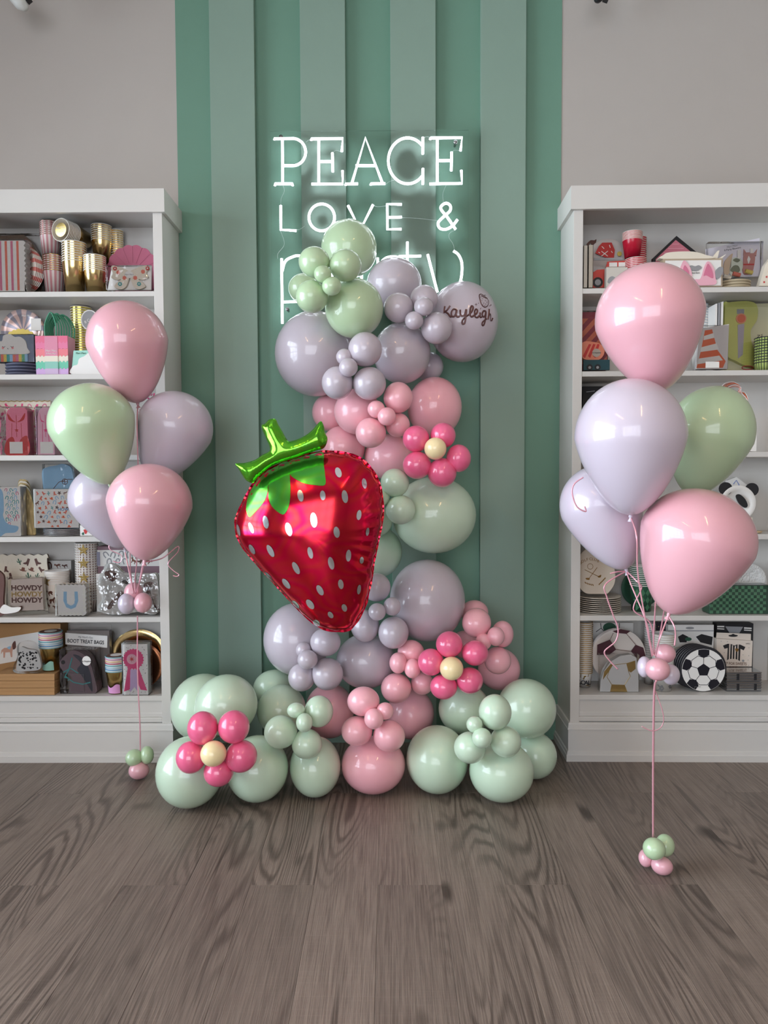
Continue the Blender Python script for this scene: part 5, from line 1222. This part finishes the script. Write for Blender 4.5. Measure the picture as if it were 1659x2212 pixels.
bl = [((1586, 575), C('cow_paper', (214, 222, 206)), [(1574,570),(1578,562),(1588,560),(1598,566),(1600,582),(1592,598),(1578,600),(1572,590)], coral), ((1612, 570), C('horse_paper', (190, 130, 124)), [(1601,572),(1602,556),(1608,550),(1622,552),(1626,562),(1622,588),(1616,596),(1604,596),(1600,586)], yel), ((1566, 580), C('sheep_paper', (216, 190, 160)), [(1560,574),(1568,560),(1578,552),(1576,566),(1574,590),(1562,598)], cream)]
for (bx, by_), m_, q, rollm in bl:
    b_ = it.curvy('party_blower', q, m_, -0.006, -0.002)
    a = it.L((bx - 8, by_ + 20)); c_ = it.L((bx + 7, by_ + 24))
    MB().tube([(a[0], -0.012, a[1]), (c_[0], -0.012, c_[1])], 0.0085, 14).obj('paper_roll', rollm, b_)
it.curvy('snout_print', [(1574,588),(1580,578),(1590,578),(1594,588),(1586,594)], C('moss_print', (120, 126, 104)), -0.0068, -0.006); it.curvy('patch_print', [(1579,566),(1586,562),(1594,566),(1588,571)], C('moss_print', (120, 126, 104)), -0.0068, -0.006); it.poly('blaze_print', [(1612, 557), (1616, 564), (1612, 575), (1609, 565)], paper, -0.0068, -0.006); it.box('bridle_print', 1601, 1624, 574, 577, redp, -0.007, -0.006, 0)
it.poly('ear_print', [(1601, 556), (1602, 543), (1608, 552)], m_ if False else C('horse_paper', (190, 130, 124)), -0.006, -0.002); it.poly('ear_print', [(1622, 553), (1630, 543), (1628, 558)], C('horse_paper', (190, 130, 124)), -0.006, -0.002)
it.box('mouthpiece', 1588, 1595, 545, 563, paper, -0.008, -0.002); it.box('mouthpiece', 1615, 1621, 542, 552, paper, -0.008, -0.002); wrap(it, 1524, 1638, 530, 603, -0.02, 0.003)
it = It('napkin_pack', 'floral cream pack leaning at the bookcase end', 'napkins', 1652, 2.965, z0); it.poly('napkin_stack', [(1638, 620), (1650, 575), (1670, 550), (1680, 620)], cream, 0.0, 0.03); it.many('flower_print', [starp(1648 + 5 * i, 612 - 11 * i, 3, 6) for i in range(4)] + [starp(1660 + 3 * i, 612 - 7 * i, 2.5, 6) for i in range(4)], redp)
# --- opening 2
st = C('stripe_orange', (216, 112, 82)); st2 = C('stripe_wine', (150, 44, 62))
def striped(it, x0_, x1_, t, b, n, y, slope=0.9):
    ps = []; w_ = (x1_ - x0_ + (b - t) * slope) / n
    for k in range(n):
        a0 = x0_ - (b - t) * slope + k * w_; pg = [(a0, b), (a0 + w_ / 2, b), (a0 + w_ / 2 + (b - t) * slope, t), (a0 + (b - t) * slope, t)]
        cl = []
        for i in range(4):                                   # clip to the x range
            p, q = pg[i], pg[(i + 1) % 4]
            for s_, lim in ((1, x0_), (-1, x1_)): pass
            cl.append(p)
        def clip(poly, lim, s_):
            out = []
            for i in range(len(poly)):
                p, q = poly[i], poly[(i + 1) % len(poly)]; ip, iq = (p[0] - lim) * s_ >= 0, (q[0] - lim) * s_ >= 0
                if ip: out.append(p)
                if ip != iq: u = (lim - p[0]) / (q[0] - p[0]); out.append((lim, p[1] + u * (q[1] - p[1])))
            return out
        pg = clip(clip(pg, x0_, 1), x1_, -1)
        if len(pg) >= 3: ps.append(pg)
    return ps
it = It('gift_bag', 'wine and orange diagonally striped pack behind the striped rocket napkins', 'pack', 1285, 3.02, z1); it.box('bag', 1257, 1312, 676, 800, st2, 0.0, 0.03); it.many('stripe_print', striped(it, 1258, 1311, 690, 798, 6, 0), st); wrap(it, 1257, 1312, 674, 800, 0.0, 0.03)
it = It('train_plate', 'dark teal train-shaped plates with grey wheels', 'plates', 1290, 2.945, z1); it.poly('plate', [(1262, 800), (1262, 778), (1318, 778), (1318, 800)], C('deep_teal_card', (24, 66, 74)), 0.0, 0.01)
for x in (1275, 1292): it.ell('wheel', x, 794, 6.5, 6.5, blk, -0.001, 0.0, 18); it.ell('hub', x, 794.5, 3, 3, grey_c, -0.0018, -0.001, 14)
it = It('napkin_pack', 'round red and orange striped napkins with a grey sticker', 'napkins', 1285, 2.965, z1 + 0.04); it.curvy('napkin_stack', [(1259, 741), (1285, 740), (1302, 748), (1306, 764), (1296, 777), (1276, 778), (1259, 772)], C('stripe_salmon', (226, 136, 108)), 0.0, 0.03)
it.many('stripe_print', [[(1260 + k * 11, 770 - 6 * (k > 2)), (1265 + k * 11, 774 - 6 * (k > 2)), (1278 + k * 9, 745), (1273 + k * 9, 744)] for k in range(3)], redp); it.ell('sticker', 1289, 763, 9, 9, C('sticker_grey', (184, 172, 162)), -0.0014, 0.0); it.text('sticker_text', '16 Napkins', 1289, 763, 3.2, blk, -0.002)
cup_stack('white paper cups with blue letters beside the pink balloon', 1499, 1532, 658, 3.03, z1, 16, [paper, C('pale_blue_rim', (180, 190, 200)), paper], 0.6)
it = It('notepad_pack', 'upright white card pads seen edge-on next to the lime pack', 'pads', 1551, 2.97, z1)
for k in range(3): it.poly('pad', [(1541 + k * 6.2, 800), (1542 + k * 6.4, 660 - k * 2), (1546 + k * 6.4, 659 - k * 2), (1546 + k * 6.2, 800)], paper if k % 2 == 0 else grey_c, 0.0, 0.08)
it = It('party_set', 'lime green digger party set in a clear box lettered CAUTION', 'pack', 1612, 3.035, z1)
it.box('backing_card', 1561, 1668, 656, 799, C('pale_lime_card', (214, 210, 170)), 0.03, 0.04); it.curvy('vest_shape', [(1566,760),(1563,664),(1572,656),(1618,655),(1632,668),(1631,694),(1618,720),(1630,760),(1668,740),(1668,798),(1620,794),(1590,782)], lime, 0.004, 0.03)
it.box('reflective_stripe', 1588, 1603, 671, 681, grey_c, 0.002, 0.004, 0); it.ell('orange_badge', 1597, 691, 11, 11, C('badge_salmon', (226, 144, 104)), 0.001, 0.004); it.ell('badge_ring', 1597, 691, 8.4, 8.4, orange, 0.0002, 0.002)
it.poly('reflective_stripe', [(1590, 704), (1604, 702), (1602, 768), (1592, 776)], C('lavender_silver', (180, 172, 184), 0.3, 0.3), 0.002, 0.004)
it.text('caution_text', 'CAUTION', 1635, 745, 6.2, blk, 0.002, math.pi / 2, bold=0.03); it.text('caution_text', 'HARD HAT AREA', 1641.5, 745, 3.9, blk, 0.002, math.pi / 2, bold=0.02)
it.box('box_front', 1561, 1668, 656, 799, ACET, -0.004, -0.003, 0)
it.stroke('wire_ring', [circ(1612, 796, 12, 18, 4) + [(1624, 796)]], 1.8, C('red_wire', (200, 60, 76)), 0.0, flat=1)
it = It('napkin_pack', 'orange and white traffic-cone napkins in a clear packet', 'napkins', 1540, 2.935, z1)
it.poly('card', [(1502, 799), (1512, 712), (1572, 703), (1570, 799)], C('packet_card', (216, 210, 208)), 0.0, 0.016)
it.poly('cone', [(1504, 796), (1512, 764), (1521, 716), (1536, 714), (1548, 758), (1566, 782), (1560, 796)], orange, -0.001, 0.0)
it.many('cone_stripe', [[(1519,728),(1539,722),(1541,732),(1518,737)], [(1513,752),(1546,744),(1551,757),(1512,762)], [(1508,776),(1552,770),(1560,780),(1506,788)]], paper, -0.0016, -0.0008); it.box('label', 1523, 1552, 783, 796, paper, -0.0024, -0.0016, 0); wrap(it, 1503, 1570, 706, 799, 0.0, 0.016)
gs = radial_mat('green_grid_tumbler', (190, 206, 120), (70, 84, 70), 26, 0.7, 'Z', 0.15, 0.3)
cup_stack('green and black chequered tumblers at the end of the second shelf', 1641, 1690, 728, 2.93, z1, 10, [gs, blk, lime], 0.8, 0.9)
# --- opening 3
it = It('gift_box', 'black box in the corner behind the pale lilac balloon', 'box', 1290, 3.03, z2); it.box('box', 1258, 1330, 836, 976, blk, 0.0, 0.06); it.stroke('print_line', [[(1266, 848), (1284, 846)]], 1.6, grey_c)
it = It('twine_hank', 'hank of orange and white twisted paper twine', 'twine', 1585, 3.0, z2)
tw = radial_mat('orange_white_twine', (222, 106, 66), (238, 222, 206), 6, 0.5, 'Y'); rg = random.Random(2)
for k in range(14):
    a_, b_ = 0.004 * (k % 5), k * 0.9
    def tp_(x, y, dy): return (it.L((x, 0))[0], dy, max(0.012, it.L((0, y))[1]))
    q = spline([tp_(1560 + b_, 968, a_), tp_(1556 + b_ * 0.6, 880, a_), tp_(1555 + b_, 838 + b_ * 0.8, a_), tp_(1576 + b_ * 0.5, 827 + b_ * 0.8, a_), tp_(1594 + b_ * 0.35, 835 + b_ * 0.4, a_ + 0.004), tp_(1599 - b_ * 0.3, 848, a_ + 0.008),
                tp_(1602 + b_ * 0.6, 852 - b_ * 0.3, a_ + 0.012), tp_(1612 + b_ * 0.25, 864, a_ + 0.012), tp_(1612 - b_ * 0.2, 880, a_ + 0.01), tp_(1606 - b_ * 0.5, 968, a_ + 0.01)], 6)
    MB().tube(q, 0.0017, 6).obj('loop', orange if k % 2 else paper, it.e, smooth=True)
it = It('gift_box', 'narrow white box beside the twine hank', 'box', 1624, 2.96, z2); it.box('box', 1612, 1632, 934, 976, paper, 0.0, 0.04); it.box('box_back', 1612, 1629, 893, 934, paper, 0.02, 0.04); it.box('orange_edge', 1628.5, 1630.5, 906, 930, orange, 0.018, 0.022, 0)
# --- opening 4
it = It('plate_stack', 'panda-face plates with black ears, half behind the balloons', 'plates', 1595, 2.97, z3)
it.plates(1592, 1087, 38, [paper], 3, 0.006); it.ell('ear', 1622, 1058, 14, 14, blk, 0.004, 0.010); it.ell('ear', 1566, 1056, 14, 14, blk, 0.004, 0.010)
it.curvy('eye_patch', [(1587,1072),(1594,1068),(1606,1078),(1612,1092),(1606,1097),(1594,1088)], blk, -0.001, 0.004); it.curvy('eye_patch', [(1571,1086),(1566,1080),(1560,1090),(1562,1098)], blk, -0.001, 0.004)
it.box('stand_card', 1566, 1626, 1118, 1156, cream, 0.012, 0.02)
it = It('napkin_pack', 'white pack with a blue sketch behind the panda plates', 'napkins', 1590, 3.05, z3); it.poly('napkin_stack', [(1566, 1155), (1568, 1038), (1586, 1031), (1612, 1050), (1610, 1155)], paper, 0.0, 0.02); it.stroke('sketch', [[(1580, 1046), (1586, 1038), (1592, 1048), (1588, 1056)]], 2, C('blue_sketch', (120, 140, 196)))
it = It('wooden_dish', 'pale wooden dish at the shelf end', 'dish', 1640, 2.94, z3); MB().lathe([(0.0, 0.001), (0.016, 0.001), (0.02, 0.006), (0.0185, 0.008), (0.015, 0.004), (0.0, 0.004)], 24, c=(0, 0.025, 0), cap=False).obj('dish', C('pale_wood', (206, 176, 138)), it.e, smooth=True)
it = It('gift_box', 'taupe box low behind the lilac balloon on the fourth shelf', 'box', 1290, 3.0, z3); it.box('box', 1259, 1330, 1100, 1155, C('taupe_box', (150, 132, 116)), 0.0, 0.08)
# --- opening 5
it = It('plate_stack', 'pile of plain white plates under the golf club plates', 'plates', 1306, 2.92, z4); it.flat_plates(1258, 1356, 1293, 8, C('ivory_plate', (214, 204, 190), 0.35), 0.0)
tp = z4 + (1331 - 1295) * 2.95 / F
it = It('plate_stack', 'gold-rimmed teardrop plates with crossed golf clubs', 'plates', 1294, 2.985, tp + 0.006, lean=math.radians(-6))
td = [(1246, 1236), (1250, 1210), (1262, 1192), (1280, 1182), (1302, 1186), (1320, 1206), (1330, 1236), (1328, 1262), (1314, 1282), (1303, 1295), (1290, 1288), (1264, 1280), (1250, 1262)]
for k in range(4): it.curvy('plate', td, C('ivory_card', (220, 208, 192)) if k % 2 == 0 else gold, 0.0035 * k, 0.0035 * k + 0.003)
gb = C('gold_print', (146, 110, 58), 0.35, 0.6)
it.stroke('club_print', [[(1265, 1231), (1297, 1247)], [(1292, 1226), (1273, 1251)]], 1.2, gb); it.curvy('club_head', [(1267, 1249), (1275, 1249), (1274, 1253), (1268, 1252)], gb); it.curvy('club_head', [(1293, 1246), (1300, 1242), (1299, 1247), (1295, 1248)], gb); it.stroke('ball_print', [circ(1277, 1224, 6, 18) + [(1283, 1224)]], 0.9, gb)
it.many('laurel_print', [xf(circ(0, 0, 1, 8, 0.45), 1266 + i * 4, 1259 + i * 2.0 - 0.2 * i * i, 2.6, 60) for i in range(5)] + [xf(circ(0, 0, 1, 8, 0.45), 1296 + i * 3, 1262 - i * 3, 2.6, -60) for i in range(5)], gb)
for ch_, x, y, a in (('G', 1256, 1217, 0.85), ('O', 1261, 1213, 0.6), ('L', 1266.5, 1210.5, 0.4), ('F', 1271, 1209, 0.2), ('C', 1278, 1208, 0.0), ('L', 1283, 1208.5, -0.12), ('U', 1288.5, 1210, -0.28), ('B', 1294, 1212.5, -0.45)): it.text('golf_text', ch_, x, y, 6, gb, rot=a)
arg = C('argyle_green_cup', (40, 92, 68), 0.35)
it = It('plate', 'dark green round plate behind the argyle cups', 'plate', 1384, 3.085, z4); it.plates(1384, 1266, 42, [dgrn], 2, 0.006)
it = cup_stack('green argyle paper cups with white rims in a tall stack', 1369, 1417, 1224, 2.97, z4, 11, [arg, paper, paper], 0.46, 0.84)
dm = [[(x, y - 8), (x + 5, y), (x, y + 8), (x - 5, y)] for y in (1281, 1297, 1313) for x in (1378, 1389, 1400, 1410)]; cup_print(it, 'diamond_print', dm, mgrn)
it = It('gift_box', 'green gingham check box in clear film', 'box', 1595, 2.935, z4); it.box('box', 1532, 1658, 1264, 1331, dgrn, 0.0, 0.07)
cs = 6.6; it.many('check_print', [[(1533 + i * cs, 1265 + j * cs), (1533 + (i + 1) * cs, 1265 + j * cs), (1533 + (i + 1) * cs, 1265 + (j + 1) * cs), (1533 + i * cs, 1265 + (j + 1) * cs)] for i in range(18) for j in range(9) if (i + j) % 2 == 0], mgrn, -0.0005, 0.0); wrap(it, 1532, 1658, 1264, 1331, 0.0, 0.07)
it = It('plate_stack', 'dimpled white golf ball plates behind the gingham box', 'plates', 1615, 3.06, z4); it.plates(1612, 1256, 40, [mat('dimpled_white', (226, 224, 220), 0.4, bump=0.8, bscale=120)], 3, 0.006); it.box('stand', 1590, 1634, 1290, 1331, paper, 0.02, 0.03)
# --- opening 6
it = cup_stack('tall column of white and gold football cups lettered GOAL', 1251, 1284, 1345, 2.99, z5, 26, [paper, C('gold_rim', (206, 170, 110), 0.3, 0.5), paper], 0.80, 0.74)
cup_print(it, 'gold_speck', [[(1262, 1462), (1264, 1460), (1268, 1460), (1266, 1463)]], dgold); cup_print(it, 'gold_patch', [[(1256, 1456), (1273, 1456), (1272, 1462), (1262, 1469), (1256, 1465)], [(1266, 1482), (1273, 1477), (1274, 1484)]], dgold)
for ch_, x in (('G', 1255.5), ('O', 1261.5), ('A', 1268), ('L', 1274.5)):
    o = it.text('goal_text', ch_, x, 1476, 9.5, blk, on_cup(it, x, 1476)[1] - 0.0008, bold=0.03); o.rotation_euler.z = math.atan2(it.L((x, 0))[0], it.rt) * 0.9
it = It('poster', 'football party backdrop standing at the back of the bottom shelf', 'poster', 1310, 3.10, z5); it.box('sheet', 1258, 1366, 1344, 1500, paper, 0.0, 0.004); it.ell('green_badge', 1315, 1355, 14, 11, dgrn, -0.0012, 0.0)
it.stroke('hexagon_line', [[(1296, 1345), (1297, 1356), (1286, 1364)], [(1336, 1345), (1336, 1356), (1348, 1364)], [(1297, 1356), (1305, 1364)]], 1.4, blk)
it = It('plate_stack', 'large white and maroon football plates', 'plates', 1336, 3.02, z5); it.plates(1336, 1416, 58, [C('pearl_plate', (222, 212, 204), 0.3)], 4, 0.008)
for q in ([(1290, 1392), (1317, 1381), (1330, 1402), (1316, 1413), (1290, 1414)], [(1362, 1406), (1372, 1392), (1388, 1398), (1393, 1416), (1384, 1440), (1374, 1420)], [(1322, 1362), (1340, 1358), (1360, 1362), (1352, 1368), (1330, 1366)]): it.poly('patch', q, maroon, -0.002, 0.002)
it.stroke('seam', [[(1317, 1381), (1324, 1366)], [(1330, 1402), (1362, 1406)], [(1352, 1368), (1372, 1392)]], 1.0, brown, -0.001)
it = It('napkin_pack', 'half-round white napkins with gold football patches in clear film', 'napkins', 1338, 2.94, z5)
fan = [(1297, 1497), (1299, 1470), (1306, 1448), (1320, 1428), (1340, 1416), (1362, 1413), (1374, 1420), (1379, 1450), (1380, 1497)]
it.poly('napkin_stack', fan, paper, 0.0, 0.03)
for q in ([(1303, 1468), (1306, 1450), (1320, 1433), (1324, 1436), (1316, 1450)], [(1353, 1432), (1372, 1426), (1373, 1444), (1363, 1452), (1357, 1448)], [(1322, 1478), (1350, 1479), (1356, 1495), (1319, 1494)]): it.poly('gold_patch', q, dgold, -0.0012, 0.0)
it.stroke('gold_line', [[(1316, 1450), (1312, 1462), (1322, 1478)], [(1357, 1448), (1362, 1460), (1350, 1479)], [(1324, 1436), (1353, 1432)]], 1.2, dgold); wrap(it, 1298, 1380, 1414, 1498, 0.0, 0.03)
cup_stack('tall column of grey and white football cups behind the mini balloons', 1394, 1418, 1345, 3.04, z5, 22, [paper, C('soft_grey_rim', (190, 184, 180)), paper], 0.8)
it = It('candle_pack', 'small black and violet pack at the back of the bottom shelf', 'pack', 1428, 3.08, z5); it.box('card', 1416, 1440, 1343, 1500, C('night_violet_card', (30, 24, 42)), 0.0, 0.01); it.many('confetti_print', [circ(1420 + 4 * i, 1352 + 4 * ((i * 3) % 4), 1.1, 8) for i in range(5)], gold)
it = cup_stack('white paper cups with grey football hexagons, behind the mini balloons', 1416, 1464, 1371, 2.93, z5, 9, [paper, C('beige_rim', (206, 196, 184)), paper], 0.35, 0.76); cup_print(it, 'hexagon_print', [circ(1429, 1488, 8, 6), circ(1452, 1484, 6, 6)], grey_c)
it = It('napkin_pack', 'hanging white box with a football print behind the black and white plates', 'pack', 1490, 3.05, z5); it.box('card', 1441, 1538, 1348, 1500, paper, 0.0, 0.03); it.ell('hang_hole', 1487, 1355, 9, 2.6, grey_c, -0.0006, 0.0, 16); it.box('card_fold', 1441, 1538, 1360, 1362, grey_c, -0.0006, 0.0, 0)
for q in ([(1462, 1374), (1472, 1368), (1484, 1374), (1480, 1386), (1466, 1386)], [(1500, 1374), (1512, 1368), (1536, 1374), (1534, 1392), (1510, 1386)]): it.poly('hexagon', q, blk)
it.ell('green_badge', 1484, 1379, 7, 4, dgrn, -0.001, 0.0)
it = It('plate_stack', 'round black and white football plates in a clear packet', 'plates', 1516, 2.945, z5)
it.plates(1518, 1446, 49.5, [C('black_rim_plate', (34, 34, 40), 0.3), C('plate_underside', (176, 166, 150), 0.5)], 6, 0.0105, 0.0, shift=-0.0045)
it.ell('face', 1518, 1446, 46, 46, paper, -0.0012, 0.0, 40); ball_print(it, 1518, 1446, 47.5, paper, C('navy_black_print', (28, 28, 38), 0.3), -0.0013)
it.stroke('price_tag', [[(1499, 1491), (1499, 1482), (1512, 1482)]], 0.8, silver, -0.004); 
it = It('gift_box', 'black and white shirt box behind the sweets box', 'box', 1583, 3.072, z5); it.box('box', 1544, 1622, 1345, 1500, blk, 0.0, 0.04)
it.poly('collar_print', [(1562, 1351), (1600, 1352), (1592, 1366), (1572, 1366)], grey_c); it.many('stripe_print', [[(1545, 1350), (1560, 1350), (1560, 1353), (1545, 1353)], [(1545, 1355), (1560, 1356), (1560, 1358), (1545, 1357)], [(1602, 1353), (1618, 1354), (1618, 1357), (1602, 1356)], [(1602, 1358), (1618, 1359), (1618, 1361), (1602, 1360)]], paper)
for k, (t, b) in enumerate(((1475, 1500), (1452, 1474))):
    it = It('card_bundle', ['bundle of silver flat-packed boxes lying at the bottom', 'bundle of silver flat-packed boxes lying on top of another, under the sweets box'][k], 'boxes', 1606, 2.95, z5 + k * 0.041 + 0.0003, 0, 'flat silver bundles')
    for j in range(8): a = it.L((1568 + (j % 3) * 0.7, 0))[0]; b_ = it.L((1642 + (j % 2) * 1.2, 0))[0]; MB().box(a, b_, 0.001 * (j % 2), 0.09, 0.005 * j + 0.0002, 0.005 * j + 0.0044).obj('sheet', silver if j % 2 else C('pewter_card', (120, 120, 122), 0.3, 0.6), it.e)
    for x in (1590, 1627): a = it.L((x, 0))[0]; MB().box(a, a + 0.010, -0.0006, 0.0, 0.006, 0.032).obj('black_tab', blk, it.e)
it = It('sweets_box', 'white sweets box with a black striped football shirt and hang tab', 'box', 1584, 3.03, z5 + 0.0825)
it.poly('box', [(1546, 1449), (1545, 1378), (1622, 1383), (1621, 1452)], C('warm_white_card', (228, 214, 200)), 0.0, 0.03); it.poly('hang_tab', [(1547, 1378), (1548, 1366), (1621, 1369), (1621, 1383)], C('warm_white_card', (228, 214, 200)), 0.012, 0.014); it.ell('hang_hole', 1583, 1373, 10, 2.4, blk, 0.0112, 0.0122, 16); it.ell('hang_hole', 1583, 1371.4, 3.5, 2.4, blk, 0.0110, 0.0122, 12)
def SW(p): return [(1540 + x / 11.64, 1320 + y / 11.64) for x, y in p]
for q in ([(220,850),(340,805),(375,805),(370,1190),(330,1220),(340,910),(260,930)], [(410,810),(445,820),(440,1185),(400,1190)], [(470,850),(510,860),(505,1185),(470,1190)], [(545,840),(580,820),(580,1205),(540,1190)], [(610,820),(660,830),(775,885),(735,970),(655,930),(645,1245),(605,1215)], [(430,815),(500,850),(575,820),(500,880)]): it.poly('shirt_stripe', SW(q), blk)
it.curvy('shirt_badge', SW([(528,925),(602,930),(596,985),(565,1005),(535,985)]), gb, -0.0012, 0.0); it.text('sweets_text', 'E* FOR SWEETS', 1587, 1432.5, 6.0, C('bronze_print', (110, 74, 50)), rot=-0.03, xs=0.80, bold=0.01); it.text('box_text', 'ginger ray', 1582, 1438.5, 3.2, brown, rot=-0.03); it.text('box_text', '8 PCS', 1612, 1389, 2.6, blk)
it.many('confetti_print', [circ(1540 + x / 11.64, 1320 + y / 11.64, 0.8, 7) for x, y in ((175,740),(330,750),(865,905),(720,1085),(865,1105),(850,1215),(865,1350),(625,1430),(255,1030))], grey_c); it.poly('little_ball', circ(1602.5, 1426, 2.6, 12), grey_c)
# ------------------------------------------------------------------ lettering becomes plain meshes
bpy.context.view_layer.update()
dg = bpy.context.evaluated_depsgraph_get()
for o in [o for o in bpy.data.objects if o.type == 'FONT']:
    me = bpy.data.meshes.new_from_object(o.evaluated_get(dg)); nm = o.name
    me.materials.clear(); me.materials.append(o.data.materials[0])
    n = bpy.data.objects.new(nm.split('.')[0], me); COL.objects.link(n); n.parent = o.parent
    n.location = o.location.copy(); n.rotation_euler = o.rotation_euler.copy(); n.scale = o.scale.copy()
    if len(o.data.body) > 1: n['kind'] = 'stuff'
    bpy.data.objects.remove(o)
# ------------------------------------------------------------------ the football bookcase stands one degree askew to the wall, with its goods
pv = Vector((XR, YW - 0.02, 0)); ra = math.radians(-1.0); rm = Matrix.Rotation(ra, 3, 'Z')
for o in [o for o in bpy.data.objects if o.parent is None and o.get('category') and o.location.x > 0.74 and 2.88 < o.location.y < 3.12 and o.location.z < 2.25 and not o.name.startswith('balloon')]:
    o.location = pv + rm @ (o.location - pv); o.rotation_euler.z += ra
